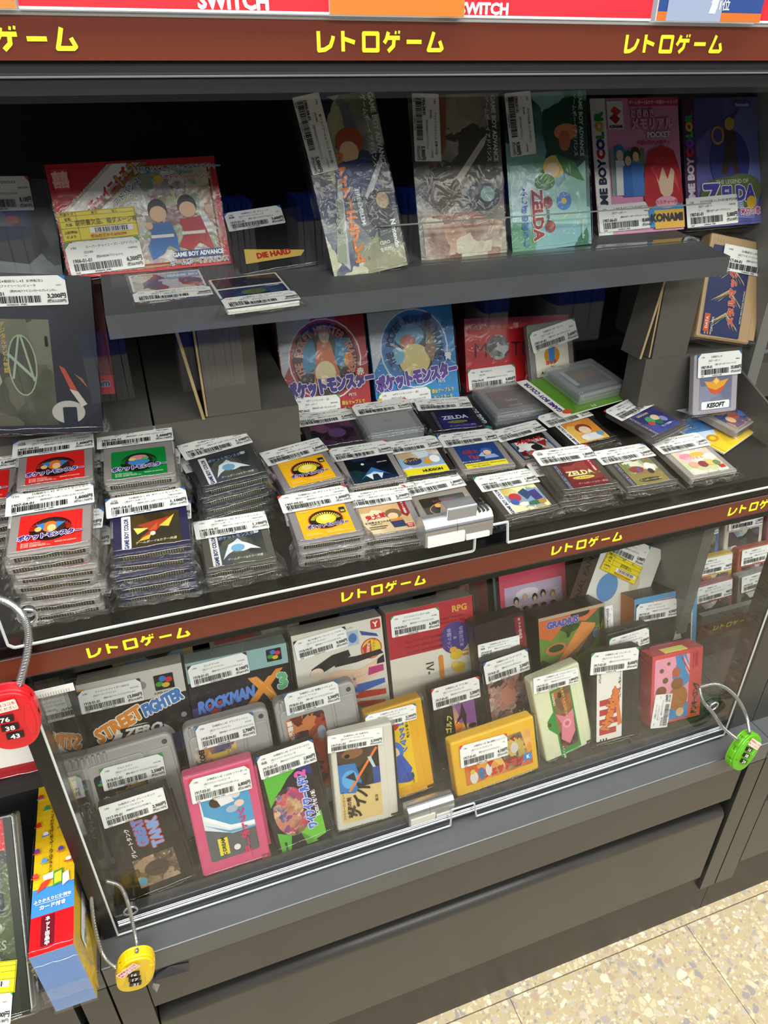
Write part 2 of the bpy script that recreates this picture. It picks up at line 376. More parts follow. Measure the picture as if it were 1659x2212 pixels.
def fc_cart(root, col, W, Hh, lab, T=0.0155, seed=0, land=False, slv=True, notch='#1c1a1a'):
    """long-label cartridge standing on its short side (or lying on its long side)"""
    sh = mat(col, 0.4, 0, 0.45, 0.05, 2500); mb = MB()
    mb.slab(rrect(-W / 2, W / 2, 0.0, Hh, 0.003), 0, T, sh, 0.0022)
    if land:
        for sx in (-1, 1):
            for i in range(3): mb.box(sx * (W / 2 - 0.0035) - 0.0008, sx * (W / 2 - 0.0035) + 0.0008, -0.0004, 0.001, Hh * 0.5 + i * 0.005, Hh * 0.5 + 0.003 + i * 0.005, sh)
    else:
        for sz in (0.005, Hh - 0.0085):
            for i in range(3): mb.box(-W / 2 + 0.010 + i * 0.004, -W / 2 + 0.012 + i * 0.004, -0.0004, 0.001, sz, sz + 0.0035, sh)
        mb.box(W / 2 - 0.0105, W / 2 - 0.0099, -0.0003, 0.001, 0.004, Hh - 0.004, sh)
    mb.build('cartridge_shell', root)
    mb = MB(); dk = mat(notch, 0.5)
    if land: mb.box(-W / 2 + 0.010, W / 2 - 0.010, T * 0.2, T * 0.8, -0.003, 0.0006, dk); mb.box(W / 2 - 0.007, W / 2 + 0.0004, 0.002, T * 0.9, -0.0004, 0.006, dk)
    else: mb.box(W / 2 - 0.0006, W / 2 + 0.003, T * 0.2, T * 0.8, 0.012, Hh - 0.012, dk); mb.box(W / 2 - 0.009, W / 2 + 0.0004, -0.0003, T * 0.9, -0.0004, 0.005, dk)
    mb.build('edge_connector', root)
    mb = MB(); draw(mb, lab, -0.0003); mb.build('cartridge_label', root)
    if slv: sleeve(root, W, Hh, T, seed=seed)

def sfc_cart(root, W, Hh, lab, T=0.019, seed=0):
    sh = mat('#aba9a6', 0.42, 0, 0.45, 0.05, 2500); mb = MB()
    mb.slab(rrect(-W / 2, W / 2, 0, Hh, 0.008, 4), 0.002, T, sh, 0.003)
    mb.slab(rrect(-W / 2 + 0.004, W / 2 - 0.030, 0.004, Hh - 0.012, 0.005, 3), 0, 0.006, sh, 0.0015)   # raised label field
    mb.slab(rrect(W / 2 - 0.027, W / 2 - 0.003, 0.004, Hh - 0.014, 0.003, 3), 0.0006, 0.006, sh, 0.0010)
    mb.build('cartridge_shell', root, label='light grey shell')
    mb = MB()
    for i in range(4): mb.slab(rrect(-W / 2 + 0.006 + i * 0.0055, -W / 2 + 0.009 + i * 0.0055, Hh - 0.011, Hh - 0.001, 0.001), -0.0004, 0.006, sh, 0.0008)
    mb.build('grip_ridges', root)
    mb = MB(); mb.poly(ell(W / 2 - 0.008, Hh - 0.009, 0.0028, 0.0028), 0.0017, mat('#4a4947', 0.6)); mb.poly(ell(W / 2 - 0.008, Hh - 0.009, 0.0016, 0.0016), 0.0015, mat('#8a8986', 0.3, 0.8))
    mb.slab(rrect(W / 2 - 0.030, W / 2 - 0.0245, 0.03, 0.062, 0.0027), 0.0003, 0.001, mat('#6e6c6a', 0.6)); mb.build('screw_and_slot', root)
    mb = MB(); draw(mb, lab, -0.0003); mb.build('cartridge_label', root)
    sleeve(root, W, Hh, T, seed=seed)

# ---------------------------------------------------------------- floor
def terrazzo():
    m = bpy.data.materials.new('terrazzo'); m.use_nodes = True; nt = m.node_tree; b = nt.nodes['Principled BSDF']; b.inputs['Roughness'].default_value = 0.28
    tc = nt.nodes.new('ShaderNodeTexCoord'); L = nt.links.new
    n = nt.nodes.new('ShaderNodeTexNoise'); n.inputs['Scale'].default_value = 60; n.inputs['Detail'].default_value = 3; L(tc.outputs['Object'], n.inputs['Vector'])
    mv = nt.nodes.new('ShaderNodeMix'); mv.data_type = 'VECTOR'; mv.inputs[0].default_value = 0.012; L(tc.outputs['Object'], mv.inputs[4]); L(n.outputs['Color'], mv.inputs[5])
    def layer(scale, thr, edge):
        v = nt.nodes.new('ShaderNodeTexVoronoi'); v.inputs['Scale'].default_value = scale; L(mv.outputs[1], v.inputs['Vector'])
        e = nt.nodes.new('ShaderNodeTexVoronoi'); e.feature = 'DISTANCE_TO_EDGE'; e.inputs['Scale'].default_value = scale; L(mv.outputs[1], e.inputs['Vector'])
        s = nt.nodes.new('ShaderNodeSeparateColor'); L(v.outputs['Color'], s.inputs[0])
        a = nt.nodes.new('ShaderNodeMath'); a.operation = 'GREATER_THAN'; a.inputs[1].default_value = thr; L(s.outputs[0], a.inputs[0])
        g = nt.nodes.new('ShaderNodeMath'); g.operation = 'GREATER_THAN'; g.inputs[1].default_value = edge; L(e.outputs['Distance'], g.inputs[0])
        p = nt.nodes.new('ShaderNodeMath'); p.operation = 'MULTIPLY'; L(a.outputs[0], p.inputs[0]); L(g.outputs[0], p.inputs[1])
        r = nt.nodes.new('ShaderNodeValToRGB'); cr = r.color_ramp
        cols = ['#b5ab9a', '#cfc3a8', '#a39c92', '#d8cdb6', '#b09a84', '#beb5a4', '#94908c', '#d0be9c']
        while len(cr.elements) < len(cols): cr.elements.new(0.5)
        cr.interpolation = 'CONSTANT'
        for i, c in enumerate(cols): cr.elements[i].position = i / len(cols); cr.elements[i].color = lin(c)
        L(s.outputs[1], r.inputs[0]); return p.outputs[0], r.outputs[0]
    f1, c1 = layer(95, 0.55, 0.10); f2, c2 = layer(230, 0.5, 0.10)
    m1 = nt.nodes.new('ShaderNodeMix'); m1.data_type = 'RGBA'; m1.inputs[6].default_value = lin('#b6a885'); L(f2, m1.inputs[0]); L(c2, m1.inputs[7])
    m2 = nt.nodes.new('ShaderNodeMix'); m2.data_type = 'RGBA'; L(f1, m2.inputs[0]); L(m1.outputs[2], m2.inputs[6]); L(c1, m2.inputs[7])
    L(m2.outputs[2], b.inputs['Base Color']); return m
TERR = terrazzo()
mb = MB(); mb.box(-2.6, 3.6, -2.6, 2.6, -0.06, -0.004, mat('#8f8367', 0.8)); floor = struct(mb.build('floor'))
tl = MB(); tl.box(-0.1495, 0.1495, -0.1495, 0.1495, -0.004, 0, TERR); tile0 = None
tx0, ty0 = 0.6285 - 0.15, 0.412 - 0.15
for i in range(-4, 6):
    for j in range(-4, 1):
        if tile0 is None: tile0 = tl.build('tile', floor); o = tile0
        else: o = tile0.copy(); C.objects.link(o)
        o.location = (tx0 + 0.3 * i, ty0 + 0.3 * j, 0)
mb = MB(); mb.box(-2.6, 3.6, 0.413, 0.455, -0.004, 0.0, TERR); mb.build('edge_tile_strip', floor)

# ---------------------------------------------------------------- gondola bays
def at(o, root):          # children are drawn in lens-height coordinates, put them under their root
    o.parent = root; o.location = Vector((0, 0, H0)) - root.location; return o
BROWN = mat('#693223', 0.26, 0, 0.5); YEL = '#f6f32c'
# heavy geometric katakana of the rail strips, drawn as strokes on a 10 x 10 grid
KATA = [[[(1.2, 9.2), (1.2, 0.9), (4.2, 1.2), (7.0, 2.8), (8.2, 5.6), (8.5, 7.2)]],
        [[(2.0, 9.4), (2.0, 0.4)], [(2.0, 6.2), (8.0, 4.4)]],
        [[(1.2, 8.4), (8.4, 8.4), (8.4, 1.0), (1.2, 1.0), (1.2, 8.4)]],
        [[(2.6, 9.2), (1.6, 6.0), (0.4, 4.2)], [(1.8, 6.6), (8.6, 6.6)], [(5.6, 6.4), (5.2, 3.0), (2.4, 0.5)], [(6.5, 9.6), (6.2, 8.2)], [(8.3, 9.8), (8.0, 8.4)]],
        [[(0.8, 4.9), (8.8, 4.9)]],
        [[(4.0, 9.4), (2.6, 5.0), (1.2, 1.2), (7.6, 1.2), (8.6, 2.0), (7.2, 5.4)]]]
def sign(mb, cx, cz, y, size=0.0125, k=1.0):
    u = 0.00105 * k; adv = 0.01285 * k; hw = 0.00104 * k; mt = mat(YEL, 0.4); q = [y]
    def lay(): q[0] -= 0.000008; return q[0]
    for ci, strokes in enumerate(KATA):
        ox = cx + (ci - 3) * adv + adv * 0.12
        for si, st in enumerate(strokes):
            w = hw * (0.55 if ci == 3 and si > 2 else 1)
            P = [(ox + a * u * 1.08, cz + (b - 5) * u) for a, b in st]
            for (ax, az), (bx, bz) in zip(P, P[1:]):
                d = math.hypot(bx - ax, bz - az); nx, nz = -(bz - az) / d * w, (bx - ax) / d * w
                mb.poly([(ax - nx, az - nz), (bx - nx, bz - nz), (bx + nx, bz + nz), (ax + nx, az + nz)], lay(), mt)
            for ax, az in P[1:-1]: mb.poly(ell(ax, az, w, w, 10), lay(), mt)
            if ci != 4 and len(P) > 4 and P[0] == P[-1]: mb.poly(ell(P[0][0], P[0][1], w, w, 10), lay(), mt)
def bay(name, label, x0, x1, main=True):
    root = thing(name, label, 'display shelf', (x0 + (x1 - x0) / 2, 0.45, -H0))
    P = lambda nm, m, lb=None: at(m.build(nm, None, label=lb), root)
    m = MB(); m.box(x0, x1, 0.426, 0.446, -1.107, -0.990, mat('#312f2b', 0.45, 0, 0.4, 0.1, 1500))
    P('toe_kick', m)
    m = MB(); m.box(x0, x1, 0.447, 0.80, -1.05, -0.7545, BLACKM); P('base_box', m)
    # drawer with a rolled top lip
    pts = [(0.431 + 0.012 * math.cos(math.radians(a)), -0.8545 + 0.012 * math.sin(math.radians(a))) for a in range(60, 181, 12)]
    prof = [(0.440, -0.994), (0.440, -0.850)] + pts + [(0.419, -0.994)]
    m = MB(); xa, xb = x0 + 0.034, x1 - 0.036; n = len(prof)
    vs = [(xa, y, z) for y, z in prof] + [(xb, y, z) for y, z in prof]
    m.add(vs, [(i, (i + 1) % n, n + (i + 1) % n, n + i) for i in range(n)] + [tuple(range(n - 1, -1, -1)), tuple(range(n, 2 * n))], GREYD); o = P('drawer', m)
    for q_ in o.data.polygons: q_.use_smooth = len(q_.vertices) == 4 and abs(q_.normal.x) < 0.1 and q_.area < 0.01
    m = MB(); m.box(x0 + 0.033, x1 - 0.034, 0.4205, 0.446, -0.8195, -0.7535, GREYD); P('apron_board', m)
    m = MB(); m.slab([(x0, -0.7535), (x1, -0.7535), (x1, -0.7222), (x0, -0.7222)], 0.419, 0.80, GREY, 0.0014); P('plinth_top', m)
    for a, b in ((x0 + 0.0006, x0 + 0.0322), (x1 - 0.0265, x1 - 0.0006)):
        m = MB(); m.box(a, b, 0.419, 0.447, -1.031, -0.754, GREYD); P('post', m)
    m = MB(); m.box(x0, x1, 0.80, 0.815, -0.722, 0.03, BLACKM if main else GREYD); P('back_panel', m)
    # middle shelf, price rail and lips
    m = MB(); m.slab([(x0, -0.357), (x1, -0.357), (x1, -0.3468), (x0, -0.3468)], 0.4495, 0.466, BLACK, 0.0012)
    m.box(x0, x1, 0.4525, 0.466, -0.386, -0.357, BLACK); P('shelf_lip', m)
    m = MB(); m.add([(x0, 0.466, -0.3535), (x1, 0.466, -0.3535), (x1, 0.80, -0.302), (x0, 0.80, -0.302), (x0, 0.466, -0.3475), (x1, 0.466, -0.3475), (x1, 0.80, -0.296), (x0, 0.80, -0.296)],
                    [(0, 3, 2, 1), (4, 5, 6, 7), (0, 1, 5, 4), (1, 2, 6, 5), (2, 3, 7, 6), (3, 0, 4, 7)], BLACKM); 
    if not (label.startswith('dark grey display shelf to the right')): P('tray_board', m)
    m = MB(); m.box(x0, x1, 0.4492, 0.4525, -0.3764, -0.3574, BROWN)
    for q in (-0.0575 - 0.1968 * 4 + 0.1968 * i for i in range(1, 14)):
        cx = q + 0.0179 + 0.0
        if x0 + 0.03 < cx < x1 - 0.03: sign(m, cx, -0.3669, 0.44905)
    P('price_rail', m, 'brown rail strip with yellow lettering')
    m = MB(); m.box(x0, x1, 0.4488, 0.4494, -0.3576, -0.3570, mat('#8a8d94', 0.3, 0.6)); m.box(x0, x1, 0.4488, 0.4494, -0.3770, -0.3764, mat('#4c4c50', 0.3, 0.6)); P('rail_edge', m)
    # header
    m = MB(); m.box(x0, x1, 0.4492, 0.4525, 0.0053, 0.0236, BROWN)
    for i in range(1, 14):
        cx = -0.0575 - 0.1968 * 4 + 0.1968 * i + 0.0179
        if x0 + 0.03 < cx < x1 - 0.03: sign(m, cx, 0.0143, 0.44905)
    P('header_rail', m, 'brown rail strip with yellow lettering')
    m = MB(); m.slab([(x0, 0.0236), (x1, 0.0236), (x1, 0.0258), (x0, 0.0258)], 0.4485, 0.475, mat('#b4b6b6', 0.35, 0.2), 0.0005); P('header_lip', m, 'pale grey lip')
    m = MB(); m.box(x0, x1, 0.454, 0.80, 0.004, 0.0236, BLACKM); m.box(x0, x1, 0.4525, 0.456, -0.0006, 0.0053, BLACKM); P('header_board', m)
    m = MB(); R_ = mat('#77797a', 0.35, 0.3)
    m.tube([(x0, 0.4515, -0.0006), (x1, 0.4515, -0.0006)], 0.0007, mat('#3a3b3e', 0.3), 6); m.tube([(x0, 0.4505, -0.0018), (x1, 0.4505, -0.0018)], 0.0006, R_, 6)
    m.box(x0, x1, 0.4518, 0.458, -0.0098, -0.0005, mat('#131418', 0.4)); P('door_track', m)
    return root
main = bay('display_shelf', 'dark grey glass-fronted display shelf in the middle full of games, with wide drawer below', -0.138, 0.665)
# inner fittings of the middle bay
def part(nm, m, lb=None): return at(m.build(nm, None, label=lb), main)
m = MB(); m.box(-0.121, 0.611, 0.466, 0.80, -0.7215, -0.7125, mat('#3a3936', 0.6)); part('lower_floor', m)
m = MB(); m.slab([(-0.121, -0.7218), (0.612, -0.7218), (0.612, -0.7012), (-0.121, -0.7012)], 0.4530, 0.4655, mat('#3c3f43', 0.3, 0.2), 0.0015); part('floor_channel', m)
m = MB(); m.box(-0.119, 0.611, 0.4526, 0.4534, -0.7140, -0.7128, CHROME); m.box(-0.119, 0.611, 0.4526, 0.4536, -0.7180, -0.7155, CHROME)
for z_, r_ in ((-0.7120, 0.0016), (-0.7085, 0.0009), (-0.7060, 0.0007)): m.tube([(-0.119, 0.4512, z_), (0.611, 0.4512, z_)], r_, SILVER, 8)
part('chrome_trim', m)
for s_, xa, xb in (('l', -0.1350, -0.1225), ('r', 0.6125, 0.6205)):
    m = MB(); m.box(xa, xb, 0.4475, 0.470, -0.7215, -0.386, BLACK); part('door_post', m, 'glossy black post')
m = MB(); m.box(-0.1240, -0.1215, 0.4705, 0.56, -0.7215, -0.386, ACRYL); part('side_pane', m)
m = MB(); m.box(0.6112, 0.6137, 0.4705, 0.56, -0.7215, -0.386, ACRYL); part('side_pane', m)
m = MB(); m.box(-0.135, -0.1225, 0.56, 0.80, -0.7215, -0.386, BLACKM); part('side_panel', m)
m = MB(); m.box(0.6115, 0.628, 0.56, 0.80, -0.7215, -0.386, mat('#7c7b77', 0.5)); part('side_panel', m, 'mid grey side panel')
m = MB(); m.box(0.6150, 0.630, 0.563, 0.80, -0.335, -0.011, mat('#7c7b77', 0.5)); part('side_panel', m, 'mid grey side panel')
# doors: outline with the lock notch, polished edges
def door(nm, out, em):
    top = max(p_[1] for p_ in out)
    m = MB(); m.slab(out, 0.4440, 0.4470, ACRYL); d = part(nm, m)
    e = MB(); n = len(out); w = 0.0009
    for i in range(n):
        a, b = out[i], out[(i + 1) % n]
        if a[1] > top - 0.004 and b[1] > top - 0.004: continue
        e.tube([(a[0], 0.4455, a[1]), (b[0], 0.4455, b[1])], 0.0011, EDGE, 4)
    eo = e.build('polished_edge', d, label='bright polished edge'); return d
door('upper_door', [(-0.1200, -0.3450), (0.2360, -0.3460), (0.2374, -0.3440), (0.2370, -0.3232), (0.2668, -0.3232), (0.2690, -0.3448), (0.611, -0.3448), (0.611, -0.0095), (-0.1235, -0.0095), (-0.1235, -0.3415)], mat('#454a4a', 0.15, 0, 0.7))
door('lower_door', [(-0.1212, -0.7185), (0.2336, -0.7180), (0.2338, -0.6905), (0.2610, -0.6912), (0.2656, -0.7165), (0.6115, -0.7165), (0.6115, -0.3860), (-0.1215, -0.3860)], EDGE)
# dusty white label tape on the top corner of the lower door, torn dark tape on the apron
m = MB(); m.box(-0.1195, -0.0905, 0.4433, 0.4438, -0.3945, -0.3872, mat('#d9dad6', 0.4))
for i in range(14): m.box(-0.118 + i * 0.0018, -0.1175 + i * 0.0018, 0.4431, 0.4434, -0.3942, -0.391, mat('#9c9d9b', 0.5))
part('label_tape', m, 'small white ridged tape')
m = MB(); m.add([(-0.0976, 0.4195, -0.7720), (-0.0634, 0.4195, -0.7751), (-0.0621, 0.4195, -0.7600), (-0.0802, 0.4195, -0.7545), (-0.0920, 0.4195, -0.7590), (-0.0976, 0.4160, -0.7640)], [(0, 1, 2, 3, 4, 5)], mat('#20233a', 0.35))
m.add([(-0.0990, 0.4185, -0.7720), (-0.0930, 0.4170, -0.7760), (-0.0975, 0.4140, -0.7830), (-0.1010, 0.4185, -0.7790)], [(0, 1, 2, 3)], mat('#8f8c82', 0.5)); part('torn_tape', m, 'torn dark blue tape')

left = bay('display_shelf', 'dark display shelf to the left of the black door post, holding boxed games', -0.941, -0.139)
def lpart(nm, m, lb=None): return at(m.build(nm, None, label=lb), left)
m = MB(); m.box(-0.94, -0.14, 0.4665, 0.795, -0.512, -0.5035, BLACKM); lpart('inner_shelf', m)
m = MB(); m.box(-0.94, -0.14, 0.79, 0.799, -0.72, -0.005, BLACK); lpart('backdrop', m)
right = bay('display_shelf', 'dark grey display shelf to the right, rows of cartridges seen through the side pane', 0.666, 1.468, False)
def rpart(nm, m, lb=None): return at(m.build(nm, None, label=lb), right)
m = MB(); m.box(0.6668, 1.46, 0.4545, 0.463, -0.7215, -0.535, GREYD); rpart('front_panel', m)
m = MB(); m.box(0.6668, 1.46, 0.575, 0.583, -0.7215, -0.642, mat('#5e5e5b', 0.5)); m.box(0.6668, 1.46, 0.574, 0.5755, -0.683, -0.656, BROWN); sign(m, 0.7245, -0.6690, 0.5738, 0.0125, 0.88); rpart('rear_rail', m)
m = MB()
for y0, y1, z0 in ((0.584, 0.612, -0.697), (0.612, 0.638, -0.672), (0.638, 0.79, -0.624)): m.box(0.6668, 1.46, y0, y1, -0.7215, z0, BOARD)
m.box(0.6668, 1.46, 0.62, 0.79, -0.2965 - 0.045, -0.2965, BOARD); rpart('display_step', m)
# grey panel that closes the gap between the bays beside the door post
m = MB(); m.box(0.6208, 0.6655, 0.4545, 0.470, -0.7215, -0.386, GREYD); part('closing_panel', m)

# price and title cards clipped on the shelf above
def card(name, label, cat, x0, x1, y, col, ops, hgt=0.062, tilt=0, clear=False, z=0.0259):
    t = thing(name, label, cat, ((x0 + x1) / 2, y, z), tilt)
    w = x1 - x0; m = MB(); m.box(-w / 2, w / 2, 0.0, 0.0012, 0, hgt, [ink(col)] + [mat('#f2f0ee', 0.4)] * 5); m.build('card', t)
    if ops: m = MB(); draw(m, ops); m.build('card_print', t)
    if clear: m = MB(); m.box(-w / 2 - 0.001, w / 2 + 0.001, -0.0022, -0.0012, -0.0002, hgt + 0.002, ACRYL); m.build('card_cover', t)
    return t
RED = '#ee2f3b'
card('title_card', 'glossy red console title card on the top shelf, left of the orange card', 'sign card', -0.0245, 0.1270, 0.4460, RED, [('r', -75.7, 0, 75.7, 1.1, '#ffffff'), ('t', 'SWITCH', 25.5, 5.2, 9.6, '#ffffff', {'b': 0.05, 'sx': 1.0}), ('t', 'NINTENDO', 25.5, 14, 6, '#ffffff', {'b': 0.04})])
card('title_card', 'red console title card on the top shelf, right of the orange card, partly behind it', 'sign card', 0.190, 0.3322, 0.4475, '#e32c3c', [('r', -71, 0, 71, 1.1, '#ffffff'), ('t', 'SWITCH', -42.5, 4.4, 7.4, '#ffffff', {'b': 0.05, 'sx': 1.1}), ('t', 'NINTENDO', -42.5, 10, 4, '#ffffff', {'b': 0.04})])
card('title_card', 'narrow red card at the far right end of the top shelf', 'sign card', 0.4135, 0.55, 0.4475, '#d62c3a', [('r', -68, 0, 68, 1.1, '#ffffff')])
card('orange_card', 'plain orange card under clear plastic, middle of the top shelf', 'sign card', 0.1270, 0.2050, 0.4440, '#f08a3a', [], clear=True)
card('orange_card', 'orange card at the left end of the top shelf', 'sign card', -0.13, -0.0255, 0.4450, '#ee9550', [], clear=True)
card('rank_card', 'blue and orange rank card in clear plastic on the right of the top shelf', 'sign card', 0.3338, 0.4130, 0.4440, '#35549a', [('r', -39.6, 0, 39.6, 4.6, '#e57b33'), ('r', -33, 0, 8, 30, '#a9b4d4'), ('t', '第1位', 6, 8.5, 6, '#f3f3f3'), ('p', [(-2, 4), (3, 4), (9, 30), (5, 30)], '#e8ecf4')], clear=True)

# ---------------------------------------------------------------- cardboard display riser in the upper case
riser = thing('display_riser', 'grey cardboard display riser with raised shelf behind the upper pane', 'riser', (0.284, 0.60, -0.30))
def kpart(nm, m, lb=None):
    o = m.build(nm, riser, label=lb); o.location = Vector((0, 0, H0)) - riser.location; return o
SHELFG = mat('#55575a', 0.5, 0, 0.4, 0.1, 1200)
m = MB(); vs = []
for x in (-0.0175, 0.5100): vs += [(x, 0.520, -0.1573), (x, 0.520, -0.1408), (x, 0.798, -0.1074), (x, 0.798, -0.1124), (x, 0.525, -0.1470), (x, 0.525, -0.1573)]
m.add(vs, [(0, 6, 7, 1), (1, 7, 8, 2), (2, 8, 9, 3), (3, 9, 10, 4), (4, 10, 11, 5), (5, 11, 6, 0), (0, 1, 2, 3, 4, 5), (11, 10, 9, 8, 7, 6)], SHELFG); kpart('raised_shelf', m)
def column(x0, x1, xb0, xb1, zb, zt, y0, y1):
    m = MB(); vs = [(xb0, y0, zb), (xb1, y0, zb), (xb1, y1, zb), (xb0, y1, zb), (x0, y0, zt), (x1, y0, zt), (x1, y1, zt), (x0, y1, zt)]
    m.add(vs, [(0, 1, 5, 4), (2, 3, 7, 6), (3, 0, 4, 7), (1, 2, 6, 5), (4, 5, 6, 7), (3, 2, 1, 0)], BOARD); kpart('column', m)
column(0.0475, 0.0940, 0.0475, 0.0945, -0.2590, -0.1440, 0.6005, 0.66)
column(0.4880, 0.5343, 0.4900, 0.5320, -0.2500, -0.1440, 0.5705, 0.60)
def flap(xt, zt, xb, zb, y0, y1, w=0.0026):
    m = MB(); vs = [(xb - w / 2, y0, zb), (xb + w / 2, y0, zb), (xb + w / 2, y1, zb), (xb - w / 2, y1, zb), (xt - w / 2, y0, zt), (xt + w / 2, y0, zt), (xt + w / 2, y1, zt), (xt - w / 2, y1, zt)]
    for f, q in (((0, 1, 5, 4), KRAFT), ((2, 3, 7, 6), BOARD), ((3, 0, 4, 7), BOARD), ((1, 2, 6, 5), BOARD), ((4, 5, 6, 7), KRAFT), ((3, 2, 1, 0), KRAFT)):
        m.add([vs[i] for i in f], [(0, 1, 2, 3)], q)
    kpart('cardboard_flap', m, 'cardboard flap with raw brown edge')
flap(0.0270, -0.1480, 0.0430, -0.2600, 0.5985, 0.66); flap(0.0450, -0.1480, 0.0462, -0.2580, 0.5995, 0.66, 0.0018)
flap(0.4892, -0.1500, 0.4744, -0.2476, 0.5690, 0.60); flap(0.4858, -0.1500, 0.4855, -0.2475, 0.5695, 0.60, 0.0018)
for xa, xb in ((-0.134, -0.0005), (0.0015, 0.1285)):
    m = MB(); vs = []
    for x in (xa, xb): vs += [(x, 0.600, -0.3250), (x, 0.600, -0.2595), (x, 0.795, -0.2420), (x, 0.795, -0.30)]
    m.add(vs, [(0, 4, 5, 1), (1, 5, 6, 2), (2, 6, 7, 3), (3, 7, 4, 0), (0, 1, 2, 3), (7, 6, 5, 4)], BOARD); kpart('low_step', m)
m = MB(); m.box(0.4835, 0.6060, 0.5710, 0.60, -0.335, -0.2502, BOARD); kpart('side_block', m)
m = MB(); vs = []
for x in (0.6085, 0.6110): vs += [(x, 0.507, -0.338), (x, 0.509, -0.302), (x, 0.5695, -0.276), (x, 0.5695, -0.334)]
m.add(vs, [(0, 4, 5, 1), (1, 5, 6, 2), (2, 6, 7, 3), (3, 7, 4, 0), (0, 1, 2, 3), (7, 6, 5, 4)], BOARD); kpart('side_flap', m)
# clear fence on the raised shelf
fence = thing('acrylic_fence', 'low clear acrylic fence in front of the boxes on the raised shelf', 'fence', (0.385, 0.560, -0.1355))
m = MB(); m.box(-0.1900, 0.128, 0, 0.0018, 0, 0.0325, ACRYL); f_ = m.build('front_sheet', fence)
m = MB(); m.tube([(-0.1900, 0.001, 0.0005), (-0.1900, 0.001, 0.0325), (0.128, 0.001, 0.0325)], 0.0006, EDGED, 4); m.build('polished_edge', fence)
m = MB(); m.box(-0.1900, 0.128, 0.0018, 0.030, 0, 0.0014, ACRYL); m.build('foot_sheet', fence)

# ---------------------------------------------------------------- cartridges lying on the tray
TT = 0.0082
def tray_z(y): return -0.3465 + 0.154 * (y - 0.466)
def ln(c, t): return t
def stack(name, x, y, z, spin, n, col, label, top_label, tagd, tcz=54, trot=0.0, tw=60, th=24, group=None, under_label=None, jitter=0.0022, lean=81.3, seed=1, W=0.0555, tcx=-1.5, slv=True):
    """n cartridges, one on the other; z is the front top edge of the top one"""
    rnd = random.Random(seed); zt = tray_z(y); t = (z - zt) / n if n > 1 else 0
    first = None
    for k in range(n):
        top = (k == n - 1)
        zz = z - (n - 1 - k) * t if n > 1 else z
        dx = 0 if top else rnd.uniform(-jitter, jitter) * 1.5; dy = 0 if top else rnd.uniform(-jitter, jitter * 0.4)
        sp = spin + (0 if top else rnd.uniform(-3.5, 3.5))
        o = thing('game_cartridge', top_label if top else under_label, 'game cartridge', (x + dx, y + dy, zz), lean, sp, 0, None if top else group)
        gb_cart(o, col, W=W, T=min(0.0076, (t if n > 1 else 0.0076) * 0.9), label=label, with_sleeve=slv, seed=seed * 17 + k)
        if top: price_sticker(o, tcx, tcz, tw, th, trot, tagd)
        else: price_sticker(o, tcx + rnd.uniform(-2, 4), 55, 60, 24, rnd.uniform(-4, 4), tagd, y=-0.0009)
RG = '[GB'
RPG = 'ゲームボーイ/ロールプレイング/'; ACT = 'ゲームボーイ/アクション/―]'; GBP = 'ゲームボーイ'
BLU, GRN, REDC, NAV = '#2d6fb5', '#2d9a4a', '#d83a2e', '#3c3c40'
def spikes(c, n=18, cx=0, cz=22, r0=11, r1=15.5, rz=0.85):
    o = []
    for i in range(n):
        a = math.radians(15 + 150 * i / (n - 1)); da = 0.045
        o.append(('p', [(cx + r0 * math.cos(a - da), cz - 2 + r0 * rz * math.sin(a - da)), (cx + r0 * math.cos(a + da), cz - 2 + r0 * rz * math.sin(a + da)), (cx + r1 * math.cos(a + da), cz - 2 + r1 * rz * math.sin(a + da)), (cx + r1 * math.cos(a - da), cz - 2 + r1 * rz * math.sin(a - da))], c))
    return o
def monster(ground, blobs, title='ポケットモンスター', fine='#f2c7b9', ring='#2a1614'):
    return (ground, [('e', 0, 24, 14.5, 13, ring)] + spikes(ground) + [('e', 0, 24, 10.5, 9.6, '#3a2320')] + blobs +
            [('t', title, 0, 15.5, 6.2, '#3a2c86', {'out': '#f0e6f4', 'b': 0.06, 'ob': 0.12, 'sx': 0.76, 'rot': 2}), ('t', '©1995 Nintendo', -18.5, 8.6, 1.9, fine, {'al': 'l'}), ('t', '©1995 Creatures inc.', -18.5, 6.7, 1.9, fine, {'al': 'l'}), ('t', '©1995 GAME FREAK inc.', -18.5, 4.9, 1.9, fine, {'al': 'l'}), ('t', 'MADE IN JAPAN', 18, 6.6, 2.0, fine, {'al': 'r'})])
LRED = monster('#d8231f', [('e', 0, 25, 5.5, 6, '#d9702c'), ('p', [(-10, 28), (-4, 30), (-4, 22)], '#3b7fc4'), ('p', [(10, 28), (4, 30), (4, 22)], '#3b7fc4'), ('e', 1, 23, 3, 4, '#eec38a'), ('e', -8, 23, 2.4, 2.6, '#e9ba6e')])
LGRN = monster('#12853c', [('e', 0, 23, 8.5, 4.6, '#3d86c4'), ('e', 0, 29, 7, 3.4, '#d98f9c'), ('e', -5, 27, 3, 2, '#e5ce69'), ('e', 5, 27, 3, 2, '#5fae5b')], fine='#bfe3c4', ring='#10301c')
